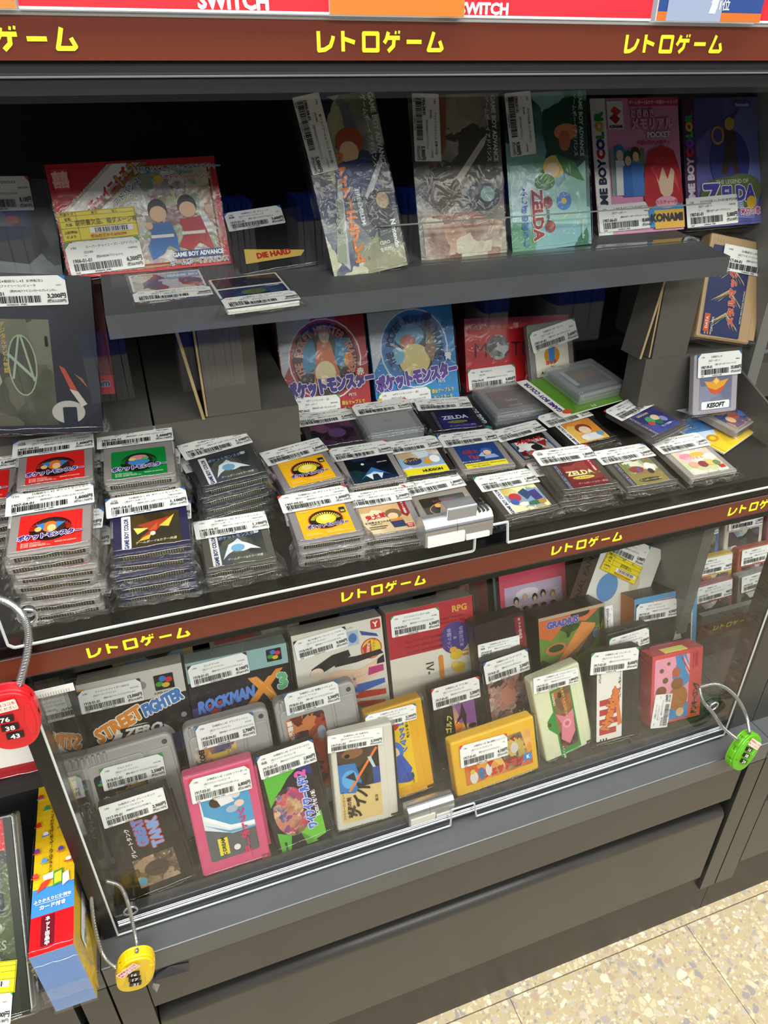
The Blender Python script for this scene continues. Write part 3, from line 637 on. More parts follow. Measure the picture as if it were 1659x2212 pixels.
def yel_label():
    return ('#efb51c', [('e', 1, 25, 15, 12, '#c8391f'), ('e', 1, 25, 14, 11.2, '#1d1a16')] + spikes('#f0d23c', 16, 1, 25, 9.6, 13.0, 0.8) + [('e', 1, 24, 8.6, 6.2, '#efd23a'), ('e', 1, 26, 5, 4, '#f6e67a'), ('r', 14.5, 29, 19.5, 36, '#1e2340'), ('r', 15.3, 30, 18.7, 32.4, '#c8b23a'),
            ('t', 'ポケットモンスター', 1, 16.4, 5.4, '#33276e', {'out': '#f2e6f0', 'b': 0.06, 'ob': 0.11, 'sx': 0.72}), ('t', 'Nintendo', -15, 37.0, 2.2, '#f6dc8a', {}), ('r', -19, 6.3, -6, 6.9, '#f6dc8a'), ('r', -19, 8, -9, 8.6, '#f6dc8a'), ('r', -3, 8, 10, 8.6, '#f6dc8a'), ('r', -2, 6.3, 18, 6.9, '#f6dc8a')])
def gbc(ground, ops, strip='#efeee8', txt='#2b2a6a'):
    return (ground, [('r', -21.5, 4.5, -14.8, 42.5, strip, 1.0), ('t', 'GAME BOY COLOR', -18.1, 22, 4.3, txt, {'rot': 90, 'b': 0.05, 'sx': 0.95})] + ops)
LGOLD = gbc(art(['#2a2418', '#3a3018', '#4a3b1c', '#2c2820'], 60), [('p', [(-10, 30), (2, 33), (16, 36), (9, 28), (3, 20), (-3, 15), (-9, 14), (-1, 22)], '#a33a22'), ('p', [(6, 26), (18, 38), (13, 24)], '#d9c34a'), ('p', [(-13, 27), (-2, 25), (-10, 19)], '#dcd05a'), ('p', [(-6, 15), (0, 18), (-2, 12), (-10, 11)], '#d6b23a'), ('p', [(-2, 22), (5, 30), (4, 22)], '#c4552c'), ('e', 1, 18, 2, 2.4, '#e6e0c0'), ('t', 'ゲームボーイ&カラー共通', 3, 9.2, 3.2, '#c9c4a8', {'sx': 0.8, 'sh': 0.2})])
LSIL = gbc(art(['#3c4048', '#4a5058', '#5a5c50', '#2c3036'], 45), [('e', 0, 26, 13, 10, art(['#565a52', '#3d4140', '#6a6a50'], 70)), ('p', [(-11, 14), (-7, 27), (0, 31), (8, 26), (18, 17), (10, 19), (4, 17), (-4, 19)], '#dfe4e6'), ('e', 0, 22, 5.5, 4.5, '#6fa9cf'), ('p', [(-3, 29), (1, 33), (4, 29)], '#c2ccd4'), ('p', [(-13, 10), (-8, 24), (-5, 20)], '#d2dcdf'), ('t', 'ポケットモンスター', 2, 36, 4.6, '#7f97b8', {'out': '#2e405e', 'sx': 0.8, 'rot': 3}), ('t', '銀', 17, 37.5, 4.6, '#cfd6d8', {}), ('t', 'ゲームボーイ&カラー共通', 4, 9.0, 3.0, '#c4c8c2', {'sx': 0.8, 'sh': 0.2})], strip='#dfe0da')
def T(title, date, rel, genre, price, cc, code='DMGAPAJJPN', plat=GBP, mark=False): return (title, plat, code, date, rel, genre, price, cc, mark)
GCART = '#938c8a'
stack('red', -0.0845, 0.468, -0.2849, 2.8, 7, GCART, LRED, 'topmost red-label grey cartridge on the tall pile at the front left corner', T('【※箱説なし※】ポケットモンスター（赤）', '1907-04-01', '98.02', RPG, 1600, BLU), 58, 3.0, 62, 27, 'red pile cartridges', 'grey cartridge lower in the tall red-label pile at the front left corner', seed=3)
stack('redb', -0.0790, 0.536, -0.2690, 1.0, 7, GCART, LRED, 'topmost red-label grey cartridge behind the tall front left pile', T('【※箱説なし※】ポケットモンスター（赤）', '1907-04-01', '98.02', RPG, 1600, BLU, mark=True), 54, 0.5, 62, 25, 'rear red pile cartridges', 'grey cartridge lower in the rear left red-label pile', seed=4)
stack('redc', -0.1370, 0.541, -0.2790, 0.0, 6, GCART, LRED, 'grey cartridge at the far left edge behind the red-label piles', T('【※箱説なし※】ポケットモンスター（赤）', '1907-04-01', '98.02', RPG, 1600, BLU), 54, 1, 60, 24, 'far left pile cartridges', 'grey cartridge lower in the pile at the far left edge', seed=5)
stack('green', -0.0172, 0.534, -0.2752, 2.4, 7, GCART, LGRN, 'green-label grey cartridge topmost on its pile, rear row', T('【※箱説なし※】ポケットモンスター（緑）', '1907-04-01', '98.02', RPG, 1600, BLU, 'DMGAPBJJPN'), 61, 0.5, 62, 26, 'green pile cartridges', 'grey cartridge lower in the green-label pile', seed=6)
stack('gold', -0.0165, 0.468, -0.3000, 2.6, 5, '#24224a', LGOLD, 'navy blue cartridge with dark gold label, topmost of the front pile', T('【※箱説なし※】ポケットモンスター（金）', '1907-04-01', '99.11', RPG, 1100, BLU, 'DMGAAUJJPN', mark=True), 55.5, 2.5, 62, 25, 'navy pile cartridges', 'navy blue cartridge lower in the front pile', seed=7)
stack('silb', 0.0570, 0.534, -0.2914, -6.5, 5, '#3a3c3e', LSIL, 'charcoal cartridge with silver label, topmost of the rear pile', T('【※箱説なし※】ポケットモンスター（銀）', '1907-04-01', '99.11', RPG, 1100, '#c9ccce', 'DMGAXJJPN'), 58, 5, 62, 25, 'rear charcoal pile cartridges', 'charcoal cartridge lower in the rear silver-label pile', seed=8)
stack('silf', 0.0462, 0.468, -0.3305, 2.2, 2, '#55534e', LSIL, 'charcoal cartridge with silver label on the low front pile', T('【※箱説なし※】ポケットモンスター（銀）', '1907-04-01', '99.11', RPG, 1100, '#c9ccce', 'DMGAXJJPN'), 49.5, 0.7, 60, 23, 'front charcoal pile cartridges', 'charcoal cartridge underneath the front silver-label one', seed=9)
stack('yelb', 0.1245, 0.534, -0.3077, -5.0, 3, '#8b8487', yel_label(), 'yellow-label grey cartridge topmost of the rear pile', T('【※箱説なし※】ポケットモンスターピカチュウ', '1907-04-01', '98.09', RPG, 1600, '#e4e6e6', 'DMGAPSJJPN'), 53, 5, 60, 23, 'rear yellow pile cartridges', 'grey cartridge lower in the rear yellow-label pile', seed=10)
stack('yelf', 0.1200, 0.468, -0.3215, 1.5, 3, '#8b8487', yel_label(), 'yellow-label grey cartridge topmost of the front pile', T('【※箱説なし※】ポケットモンスターピカチュウ', '1907-04-01', '98.09', RPG, 1600, REDC, 'DMGAPSJJPN'), 52, 1.5, 61, 24, 'front yellow pile cartridges', 'grey cartridge lower in the front yellow-label pile', seed=11)
LNEM = (art(['#0c1420', '#12333a', '#1a2a4c', '#0a1018'], 50), [('p', [(-4, 14), (2, 24), (6, 14)], '#b9d3ea'), ('p', [(-14, 8), (1, 25), (16, 10), (10, 14), (1, 18), (-8, 13)], '#3a6fb4'), ('p', [(-3, 6), (-8, 14), (-1, 16)], '#dfeaf4'), ('p', [(5, 6), (9, 14), (3, 16)], '#cfdff0'), ('e', -6, 31, 1.6, 1.6, '#d6e6d2'), ('t', 'DMG-NMA', 13, 31, 2, '#d8d8d8')])
stack('nem', 0.1830, 0.534, -0.3169, 0.5, 2, GCART, LNEM, 'grey cartridge with dark blue starship label, rear row behind the lock', T('【※箱説なし※】ネメシス', '1907-09-01', '90.02', 'ゲームボーイ/その他/―]', 2500, REDC, 'DMGNMA'), 51, 0.5, 60, 22, 'starship pile cartridges', 'grey cartridge under the starship one', seed=12)
LGEG = (art(['#dcc9a2', '#e6d5ae', '#c9a678'], 40), [('p', [(14.5, 42), (21.5, 42), (21.5, 25), (18, 21), (14.5, 25)], '#8c1d2c'), ('v', 'ネット出品中', 18, 40, 2.6, '#f4e9e6'), ('t', '鬼太郎', -9, 26, 7.5, '#b3262a', {'out': '#f6ecd8', 'sx': 0.85, 'rot': 8, 'b': 0.05}), ('e', 7, 27, 7.5, 6.5, '#7a6042'), ('e', 6, 24, 4.6, 4.2, '#e6c49a'), ('p', [(1, 20), (13, 19), (14, 9), (3, 9)], '#2c3a66'), ('r', 2, 17, 13, 20, '#d0862c'), ('t', '妖怪軍主あらわる!!', -9, 18.5, 2.6, '#3a2a22'), ('r', 14, 7, 20.5, 12, '#c32a2a'), ('t', 'BAN', 17.2, 10.6, 2.2, '#f4ece0'), ('t', 'DAI', 17.2, 8.4, 2.2, '#f4ece0'), ('r', -18, 12, -2, 13, '#6a4a38'), ('r', -18, 9.6, -4, 10.4, '#6a4a38'), ('t', 'GAME BOY', -11, 15.6, 2, '#3a2a22')])
stack('geg', 0.1735, 0.468, -0.3300, 3.5, 2, '#8f888a', LGEG, 'grey cartridge with cream label and dark red strip beside the silver lock', T('【※箱説なし※】ゲゲゲの鬼太郎 妖怪創造主現る', '1907-04-01', '96.12', RPG, 2300, REDC, 'DMGNTJJPN'), 51, 1, 60, 22, 'cream pile cartridges', 'grey cartridge under the cream-label one', seed=13)
LBOM = ('#dfe0e2', [('r', -21.5, 16, 21.5, 42.5, art(['#b9cde2', '#e6e8ea', '#c9a37a', '#8fb1d0'], 60)), ('e', -8, 26, 9, 6, '#3e3f66'), ('t', 'ボンバー', -8, 28, 4.6, '#f2c23a', {'out': '#3a2c22', 'rot': 6}), ('p', [(2, 22), (6, 30), (11, 25), (8, 18)], '#e49a2e'), ('e', 14, 26, 5, 6, '#eef0f2'), ('r', -21.5, 4.5, 21.5, 14, '#e9d924'), ('t', 'HUDSON', 6, 9.2, 5.2, '#1c1c1e', {'b': 0.06, 'sx': 0.9})])
stack('bomb', 0.2330, 0.534, -0.3194, 2.2, 2, '#2a2826', LBOM, 'black cartridge with yellow-banded white label, rear row right of the starship one', T('【※箱説なし※】ボンバーマン', '1907-01-01', '97.12', ACT, 3200, GRN, 'DMGAPEJJPN'), 51, 1.5, 58, 22, 'yellow-banded pile cartridges', 'black cartridge under the yellow-banded one', seed=14)
LRD2 = ('#27407c', [('t', '「2」', -10, 22, 6.6, '#c92f3c', {'b': 0.05}), ('t', '占星士', -9, 31, 5.6, '#b02c3a', {'b': 0.04}), ('e', 8, 29, 6, 5.4, '#3c62b0'), ('e', 8, 26.5, 4, 4, '#eab79a'), ('p', [(4, 23), (14, 23), (17, 17), (2, 17)], '#8fa6cc'), ('p', [(-3, 22), (3, 28), (4, 20)], '#a8bdd8'), ('r', -21.5, 4.5, 21.5, 12.5, '#e6d63a'), ('t', '© PONY CANYON INC.  MADE IN JAPAN', 0, 9.6, 2.2, '#3c3a22'), ('t', 'DMG-2BJ  GAME BOY', -6, 6.6, 2, '#3c3a22'), ('t', 'ポニーキャニオン', -13, 15, 2.4, '#d8dae6')])
stack('red2', 0.2950, 0.534, -0.3230, 2.8, 1, '#8a837f', LRD2, 'grey cartridge with blue and yellow label, middle of the rear row', T('【※箱説なし※】星占士 2', '1907-08-01', '90.10', 'ゲームボーイ/シミュレーション/', 1800, BLU, 'DMG2B'), 53, 0.5, 60, 23, seed=15)
LBAT = ('#1d1b1a', [('t', 'BATMAN', 0, 37, 4.2, '#6a3430', {'b': 0.05, 'sx': 1.2}), ('e', 1, 25, 18, 9.6, '#b98a5a'), ('e', 1, 25, 17, 8.8, '#3a2a1c'), ('e', 1, 25, 16, 8, '#17140f'), ('e', -7, 30, 3.4, 2.6, '#d9a254'), ('e', 3, 31, 3.6, 2.2, '#d9a254'), ('e', -2, 19.4, 8, 2.4, '#cf8f42'), ('t', 'SUNSOFT', -4, 11, 3.6, '#d7d7d7', {'b': 0.05, 'sx': 1.2})])
stack('bat', 0.2330, 0.468, -0.3335, 0.5, 1, '#8a8278', LBAT, 'grey cartridge with black and gold oval label behind the silver lock', T('【※箱説なし※】バットマン', '1907-01-01', '90.04', ACT, 1800, '#dfe2e2', 'DMGBM'), 60, 2, 60, 24, seed=16)
LDQ = gbc(art(['#e6dc8a', '#efe9c4', '#c8b45a', '#7c9ac0'], 60), [('e', -6, 24, 6, 6, '#b53a44'), ('e', -9, 18, 4, 4, '#3b5fb0'), ('p', [(0, 30), (8, 34), (12, 24), (4, 18)], '#2c4a68'), ('p', [(9, 28), (18, 30), (19, 16), (11, 15)], '#3e3a78'), ('e', -2, 13, 5, 3, '#e9e4d2'), ('e', 8, 12, 6, 3, '#3f6a4a'), ('e', 16, 12, 4, 3, '#b58a3a')])
stack('dq', 0.3060, 0.468, -0.3355, -1.5, 1, '#4a4744', LDQ, 'black cartridge with white side band and busy yellow label, right of the silver lock', T('ドラゴンクエストモンスターズ2 マルタのふしぎな鍵', '1907-04-01', '01.04', RPG, 1800, GRN, 'DMGBQLJPN'), 49, -2, 60, 23, seed=17)
LZR = gbc('#6a1c26', [('r', -12, 14, 21.5, 42.5, art(['#5a1a22', '#7a2630', '#4a161c', '#8a3a34'], 50)), ('t', 'ZELDA', 1, 25, 9, '#dccf9a', {'out': '#3a2412', 'b': 0.05, 'sx': 0.98}), ('e', 1, 17.6, 11, 2.4, '#d9cf5a'), ('t', 'ふしぎの木の実', 0, 17.4, 2.6, '#4a2a18'), ('t', 'ゲームボーイカラー専用', 6, 9, 3.2, '#c9928a', {'sx': 0.85}), ('p', [(13.5, 42.5), (21.5, 42.5), (21.5, 24), (17.5, 20), (13.5, 24)], '#8c1d2c'), ('v', 'ネット出品中', 17.5, 40, 2.7, '#f4e9e6'), ('t', '大地の章', 14, 22, 3.4, '#4f7a3a')], strip='#3a3734', txt='#7d7aa0')
stack('zred', 0.3640, 0.468, -0.3227, 4.0, 2, '#494540', LZR, 'dark cartridge with maroon label and red strip, front row right half', T('【※箱説なし※】ゼルダの伝説 ふしぎの木の実', '1907-01-01', '01.02', ACT, 1800, REDC, 'CGBAZ7JJPN', mark=True), 53, 1, 61, 24, 'maroon pile cartridges', 'dark cartridge under the maroon-label one', seed=18)
LG5 = gbc('#8d8048', [('r', -13, 20, 21, 42.5, art(['#a9a58e', '#e0ddca', '#6a7a4a', '#9a6a50'], 70)), ('e', -2, 27, 8, 5, '#8a3f3a'), ('t', '5', 0, 26, 7, '#3f62b0', {'b': 0.06}), ('e', 13, 28, 5, 7, '#e9e6da'), ('e', 11, 22, 3, 4, '#38342c'), ('e', 4, 10, 13, 2.8, '#3a3424'), ('t', 'ゲームボーイカラー専用', 4, 9.8, 2.8, '#cfc493', {'sx': 0.8})], strip='#3f3d3a', txt='#7d7aa0')
stack('gold5', 0.4335, 0.468, -0.3330, 2.4, 1, '#55524d', LG5, 'dark clear-black cartridge with olive gold label, front row', T('【※箱説なし※】メダロット5', '1907-04-01', '01.11', RPG, 2000, '#3f6fae', 'CGBBMEJPN'), 52, 2, 62, 23, seed=19)
LCO = (art(['#e6e2c0', '#f0efd8', '#d9b7c0', '#c8d09a'], 70), [('e', -9, 33, 8, 5, '#d98aa0'), ('e', 4, 34, 8, 4, '#e0b23a'), ('t', 'ちびまる', -2, 29, 5, '#c43a5a', {'out': '#fff6d8'}), ('e', -10, 19, 5, 5, '#d8a890'), ('e', 0, 18, 5, 5, '#8a3a44'), ('e', 9, 19, 5, 5, '#e0c070'), ('e', 15, 17, 4, 4, '#6a8a5a'), ('r', 14, 8, 20, 13, '#c93030')])
stack('col', 0.5045, 0.468, -0.3340, 1.0, 1, '#9c948f', LCO, 'grey cartridge with pale pastel label at the right end of the front row', T('【※箱説なし※】ちびまる子ちゃん', '1907-05-01', '92.05', ACT, 1300, '#d8dcdc', 'DMGCM'), 54, 2, 60, 24, seed=20)
LME = ('#141416', [('r', -19, 6, 19, 34, art(['#0e0e10', '#3a3a3c', '#d6d6d4', '#5a1214'], 80)), ('t', 'メタロイド', 0, 33, 7, '#c4262e', {'b': 0.06, 'rot': 2, 'sx': 0.9}), ('e', -3, 22, 7, 6, '#d9d9d8'), ('e', 2, 20, 6, 5, '#1a1a1c'), ('p', [(6, 28), (18, 30), (12, 18)], '#8a1f26'), ('r', -20.5, 6, -19.6, 34, '#3a6fb5'), ('r', 19.6, 6, 20.5, 34, '#3a6fb5')])
stack('metroid', 0.3555, 0.534, -0.3225, -3.5, 1, '#8d8788', LME, 'grey cartridge with black label and red lettering, rear row', T('【※箱説なし※】メタロイド2', '1907-01-01', '92.01', ACT, 2700, '#dfe2e2', 'DMGME'), 50, 4, 58, 21, seed=21)
LC27 = gbc(art(['#e0a83a', '#e9c46a', '#d98a2a'], 40), [('e', 4, 27, 9, 8, '#8a3a2a'), ('e', 4, 24, 6.5, 6.5, '#f0d0b0'), ('p', [(-3, 17), (12, 17), (15, 6), (-6, 6)], '#d9dde0'), ('e', 16, 14, 4, 4, '#6a9ab0'), ('e', -4, 12, 4, 4, '#e6e6e2')])
stack('c2700', 0.4160, 0.541, -0.3190, -4.5, 1, '#242220', LC27, 'black cartridge with orange label in the rear row, right of the black and red one', T('【※箱説なし※】からくり', '1907-04-01', '00.04', ACT, 2700, BLU, 'DMGBKJJPN'), 52, 4, 60, 23, seed=22)
LDQ3 = gbc(art(['#3a3f8a', '#4a55a0', '#2c2f6a'], 50), [('t', 'DRAGON', -2, 36, 4, '#e9d98a', {'out': '#33307a'}), ('e', -2, 25, 6, 6, '#4a9a6a'), ('e', 6, 26, 5, 5, '#d9c9a0'), ('e', -7, 20, 4, 4, '#b04a4a'), ('e', 3, 18, 5, 4, '#2f6a4a'), ('e', 12, 20, 4, 5, '#8a8ac0'), ('t', 'そして伝説へ…', 8, 11, 3, '#dfe2f0')], strip='#46434a', txt='#8f8cb0')
stack('dq3', 0.4940, 0.525, -0.3110, -17.5, 1, '#4a4648', LDQ3, 'dark cartridge with blue label lying askew near the right end', T('【※箱説なし※】ドラゴンクエスト3', '1907-04-01', '00.12', RPG, 1500, REDC, 'CGBBDQJPN'), 52, 2, 61, 24, seed=23)
LZB = gbc(art(['#1e1f46', '#2a2c6a', '#3a3580', '#1a1a30'], 45), [('t', 'ZELDA', 3, 26, 9, '#b9c2e0', {'out': '#1c2048', 'b': 0.04}), ('e', 3, 17, 11, 2.3, '#8f8a3a'), ('t', 'ふしぎの木の実', 2, 16.9, 2.6, '#26240f'), ('t', 'ゲームボーイカラー専用', 6, 9.4, 3, '#8f95c8', {'sx': 0.85})], strip='#232226', txt='#5a5880')
stack('zblue', 0.2935, 0.600, -0.3120, 5.0, 1, '#272628', LZB, 'black cartridge with dark blue label, back row', T('【※箱説なし※】ゼルダの伝説', '1907-01-01', '01.02', ACT, 1500, '#cfd2d2', 'CGBAZ8JJPN'), 52, -3, 60, 23, seed=24)
L34 = (art(['#2a2030', '#4a2a50', '#6a3f5a', '#1a1820'], 60), [('e', 4, 24, 9, 8, '#5a3a6a')])
stack('p3400', 0.1660, 0.600, -0.3080, 1.0, 2, '#3a383c', L34, 'dark cartridge with purple label half hidden behind the yellow ones', T('【※箱説なし※】クリスタル', '1907-04-01', '00.12', RPG, 3400, BLU, 'CGBBYTJPN'), 52, 1, 60, 23, 'purple-label pile cartridges', 'dark cartridge under the purple-label one', seed=25)
# hard clear cases
def case_cart(name, label, x, y, z, lean, spin, w, h, t, lab, tagd=None, tcz=50, trot=0):
    o = thing(name, label, 'game cartridge', (x, y, z), lean, spin)
    m = MB(); m.slab(rrect(-w / 2, w / 2, 0, h, 0.003), 0, t, HARDC, 0.0018); m.build('clear_case', o, label='frosted clear plastic case')
    g = MB(); g.slab(rrect(-w / 2 + 0.005, w / 2 - 0.005, 0.004, h - 0.004, 0.002), 0.0022, t - 0.002, mat('#8a888a', 0.45), 0.001); g.build('cartridge_shell', o)
    l = MB(); draw(l, [('r', -w * 340, h * 250, w * 340, h * 800, lab[0], 1)] + lab[1], 0.0019); l.build('cartridge_label', o)
    sleeve(o, w, h, t, seed=int(x * 1e4), flap=0.008)
    if tagd: price_sticker(o, -1, tcz, w * 1e3, 22, trot, tagd)
    return o
case_cart('cased_cartridge', 'grey cartridge in a clear case with a white sticker, back row', 0.2250, 0.600, -0.3020, 81, 0.9, 0.060, 0.058, 0.015, ('#9a9294', [('t', 'DX', 0, 25, 6, '#a35a62')]), T('【※箱説なし※】', '1948-01-01', '90.12', ACT, 4100, REDC, 'HVC'), 46, 1)
def booklet(name, label, x, y, z, lean, spin, w, h, t, ops, col): 
    o = thing(name, label, 'booklet', (x, y, z), lean, spin)
    m = MB(); m.slab(rrect(-w / 2, w / 2, 0, h), 0, t, ink(col), 0.0003, side=mat('#e4e0d6', 0.6)); m.build('pages', o); l = MB(); draw(l, ops); l.build('cover_print', o); return o
booklet('instruction_booklet', 'dark booklet with vertical white lettering under the left clear case', 0.372, 0.6085, -0.3228, 81, -1, 0.086, 0.075, 0.0012, [('t', 'GAME BOY', -37, 34, 7, '#cfd6e2', {'rot': 90, 'b': 0.05}), ('r', 38, 2, 42, 70, '#2a2a3a'), ('e', -38, 8, 4, 4, '#3a9a8a')], '#26262c')
booklet('instruction_booklet', 'green booklet with vertical purple lettering under the right clear case', 0.4460, 0.590, -0.3045, 81, -9, 0.089, 0.074, 0.0012, [('r', -47, 0, -33, 78, '#ecebe4'), ('t', 'GAME BOY COLOR', -40, 40, 8, '#4a2f86', {'rot': 90, 'b': 0.06, 'sx': 0.9}), ('e', -34, 6, 6, 4, '#d8552a'), ('t', '1-3', 0, 4, 5, '#f0f4e6')], '#5f8f2c')
case_cart('cased_cartridge', 'clear-cased cartridge with dark red label, back row beside the red box', 0.3757, 0.6160, -0.3100, 81, -0.3, 0.066, 0.062, 0.0125, (art(['#4a1c22', '#7a3a3a', '#5a2a2a'], 60), [('t', 'SaGa', 0, 30, 7, '#d9b8a2', {'out': '#3a1418'}), ('r', -8, 17, 8, 20, '#b98a4a')]))
case_cart('cased_cartridge', 'larger clear-cased cartridge on a green booklet at the back right', 0.4626, 0.6000, -0.2906, 81, -8.0, 0.068, 0.064, 0.0125, (art(['#3c4a52', '#5a6a70', '#7a4a3a', '#2a3438'], 60), [('r', -22, 22, -16, 52, '#b8c2c6'), ('e', 4, 38, 12, 8, '#8a5a42')]))
# cartridge on its manual, right end
booklet('instruction_booklet', 'yellow and blue booklet with a gold coin under the right-hand cartridge', 0.585, 0.520, -0.3345, 81.3, -22, 0.075, 0.105, 0.002, [('r', -37, 30, 37, 104, '#3f7ab8'), ('r', -37, 60, 20, 104, art(['#3f7ab8', '#e0c23a', '#c24a32', '#e9e6da'], 40)), ('r', -34, 0, 37, 22, '#e9c326'), ('p', [(-37, 22), (-30, 40), (-5, 30), (-20, 16)], '#c8d8e8'), ('e', -22, 22, 8, 6, '#c98a1e'), ('e', -22, 22, 4, 3, '#e9c326')], '#e9c326')
LMA = (art(['#4a6fb0', '#7a4a44', '#c9a08a', '#3a4f8a'], 60), [('p', [(-21, 42), (21, 42), (21, 30), (-21, 33)], '#e6b82a'), ('t', 'マリオランド', 3, 36, 6, '#c23a2a', {'out': '#4a3a6a', 'sx': 0.8}), ('e', -2, 20, 8, 6, '#b85a44'), ('e', 9, 18, 6, 6, '#5a7ac0'), ('e', -12, 17, 5, 6, '#d8b08a')])
o = thing('game_cartridge', 'grey cartridge with blue and yellow label resting on a yellow booklet, right end', 'game cartridge', (0.6020, 0.5300, -0.3220), 80, -20)
gb_cart(o, '#99908c', label=LMA, seed=91); price_sticker(o, -16, 66, 62, 22, 24, T('【※箱説なし※】マリオランド2', '1907-01-01', '92.10', ACT, 1300, '#d8dcdc', 'DMGL6'))

# ---------------------------------------------------------------- boxed games of the upper case
def put(name, label, cat, pos, lean, spin, group=None): return thing(name, label, cat, pos, lean, spin, 0, group)
def boxed(label, pos, lean, spin, W, Hh, front, side, ops, tags=(), depth=22, seed=1, slv=True, name='game_box', sides=None, k=1.0):
    o = put(name, label, 'game box', pos, lean, spin); game_box(o, W / 1e3, Hh / 1e3, depth / 1e3, front, side, ops, slv=slv, seed=seed, sides=sides); o.scale = (k, k, k)
    for r, d in tags: price_sticker(o, *r, d)
    return o
GBA = 'GBA'
AGB = lambda x, z0, col='#e3e6ea': [('t', 'GAME BOY ADVANCE', x, z0, 6.6, col, {'rot': -90, 'b': 0.03, 'sx': 0.92}), ('t', 'ゲームボーイアドバンス', x - 7.5, z0, 5.4, col, {'rot': -90, 'b': 0.02})]
DARKB = '#17181f'
boxed('dark tilted game box with orange vertical lettering, leftmost of the row', (0.1860, 0.5550, -0.1366), 16, -7.1, 73, 150, art(['#6a7a86', '#3c4a66', '#c9c6a8', '#8a8a6a', '#2c3448'], 26, 1.0), DARKB,
      [('e', 4, 112, 13, 12, '#a5502c'), ('e', 2, 104, 9, 9, '#e2bd98'), ('p', [(-14, 96), (16, 98), (26, 70), (-18, 66)], '#33406e'), ('p', [(8, 66), (30, 96), (32, 92), (12, 62)], '#b9c0c8'), ('e', 20, 52, 13, 18, '#2a2a34'), ('e', 24, 60, 6, 7, '#c8a888'), ('p', [(-30, 20), (-14, 84), (-10, 84), (-20, 6)], '#b0b4b8'),
       ('p', [(-30, 16), (-20, 68), (-13, 67), (-22, 12)], '#8f9880'), ('v', '烈火の剣', -22, 60, 6, '#2a2c26'), ('v', 'ファイアーエムブレム', -9, 100, 9.6, '#e07a34', {'b': 0.08, 'ls': 0.98}), ('t', 'FIRE EMBLEM', 2, 58, 5.4, '#dfe6f2', {'rot': -90, 'b': 0.03})] + AGB(32, 118) + [('t', 'Nintendo', 30, 30, 6.5, '#e8ecec', {'rot': -90, 'b': 0.04}), ('t', 'CERO', 18, 24, 4, '#e8ecec'), ('t', '全年齢', 18, 18, 4, '#e8ecec')],
      [((-24.9, 122.3, 62.5, 24.3, -87.4), T('新ファイアーエムブレム 烈火の剣', '1906-04-01', '03.04', 'GBA/ロールプレイング/―]', 5000, '#e4e6e6', 'AGBPAE7J', GBA))], 24, 31, k=0.851)
boxed('grey sketch-like game box with a silver lance, second of the upright row', (0.2758, 0.5735, -0.1343), 16, -0.8, 97, 150, art(['#8a857a', '#a39c8e', '#6a655e', '#b5ad9e', '#4a4640'], 22, 1.2), DARKB,
      [('p', [(-30, 150), (-8, 150), (-12, 104), (-26, 84), (-34, 100)], '#8a5a40'), ('p', [(-14, 64), (26, 108), (34, 114), (30, 104), (-8, 60)], '#c9c4b6'), ('e', -20, 74, 14, 12, '#3a3a3c'), ('p', [(-46, 62), (-10, 84), (6, 62), (-20, 40)], '#5a4a40'), ('e', 24, 56, 20, 14, '#333c48'), ('e', 30, 58, 8, 7, '#8fb5b0'), ('p', [(-44, 40), (10, 44), (46, 30), (40, 0), (-44, 0)], art(['#a89a86', '#c9a08a', '#7a3a30', '#d6cdb8', '#8a5a4a'], 40))] + AGB(42, 118),
      [((-31.4, 121.2, 59.5, 27.9, -92.6), T('ファイアーエムブレム 聖魔の光石', '1906-04-01', '04.10', 'GBA/ロールプレイング/―]', 5000, '#e4e6e6', 'AGBPBE8J', GBA))], 24, 32, k=0.823)
boxed('green forest-coloured game box with blue flower and gold title, third of the upright row', (0.3622, 0.5755, -0.1341), 16, -1.6, 97, 150, art(['#1c5a48', '#2f7a5a', '#6fae8a', '#8ab8c4', '#184034'], 20, 0.8), DARKB,
      [('p', [(-46, 84), (-20, 84), (10, 60), (44, 84), (44, 20), (-46, 30)], art(['#5a9aa8', '#b8d8dc', '#8ac0b0'], 25)), ('e', 22, 112, 14, 8, '#d8825a'), ('e', 20, 104, 7, 10, '#b86a48'), ('e', 6, 80, 13, 11, '#e2c66a'), ('e', 4, 77, 8, 7, '#f0d2aa'), ('p', [(8, 92), (30, 84), (42, 64), (34, 66), (18, 74)], '#3f7a3a'), ('p', [(-22, 52), (0, 78), (4, 74), (-16, 50)], '#c9d2da'), ('e', -6, 66, 12, 8, '#4a8a44'),
       ('e', 16, 46, 9, 9, '#4a86cf'), ('e', 16, 46, 3, 3, '#e6c23a'), ('e', -4, 46, 6, 6, '#a23232'), ('e', -2, 22, 6, 6, '#a23232'), ('t', 'ZELDA', -16, 34, 17, '#9a2530', {'rot': -90, 'out': '#e9e0c8', 'b': 0.05, 'sx': 0.95}), ('t', 'THE LEGEND OF', -4, 34, 4.4, '#2c3a2a', {'rot': -90}), ('v', 'ふしぎのぼうし', -32, 58, 8, '#3f6fbf', {'b': 0.05}), ('t', 'Nintendo', 38, 16, 5, '#cfe0d4', {'rot': -90})] + AGB(40, 118, '#b9cfc6'),
      [((-30.8, 121.7, 58.1, 29.6, -87.1), T('ゼルダの伝説 ふしぎのぼうし', '1906-01-01', '04.11', 'GBA/アクション/―]', 9000, '#e4e6e6', 'AGBPBZMJ', GBA))], 24, 33, k=0.826)
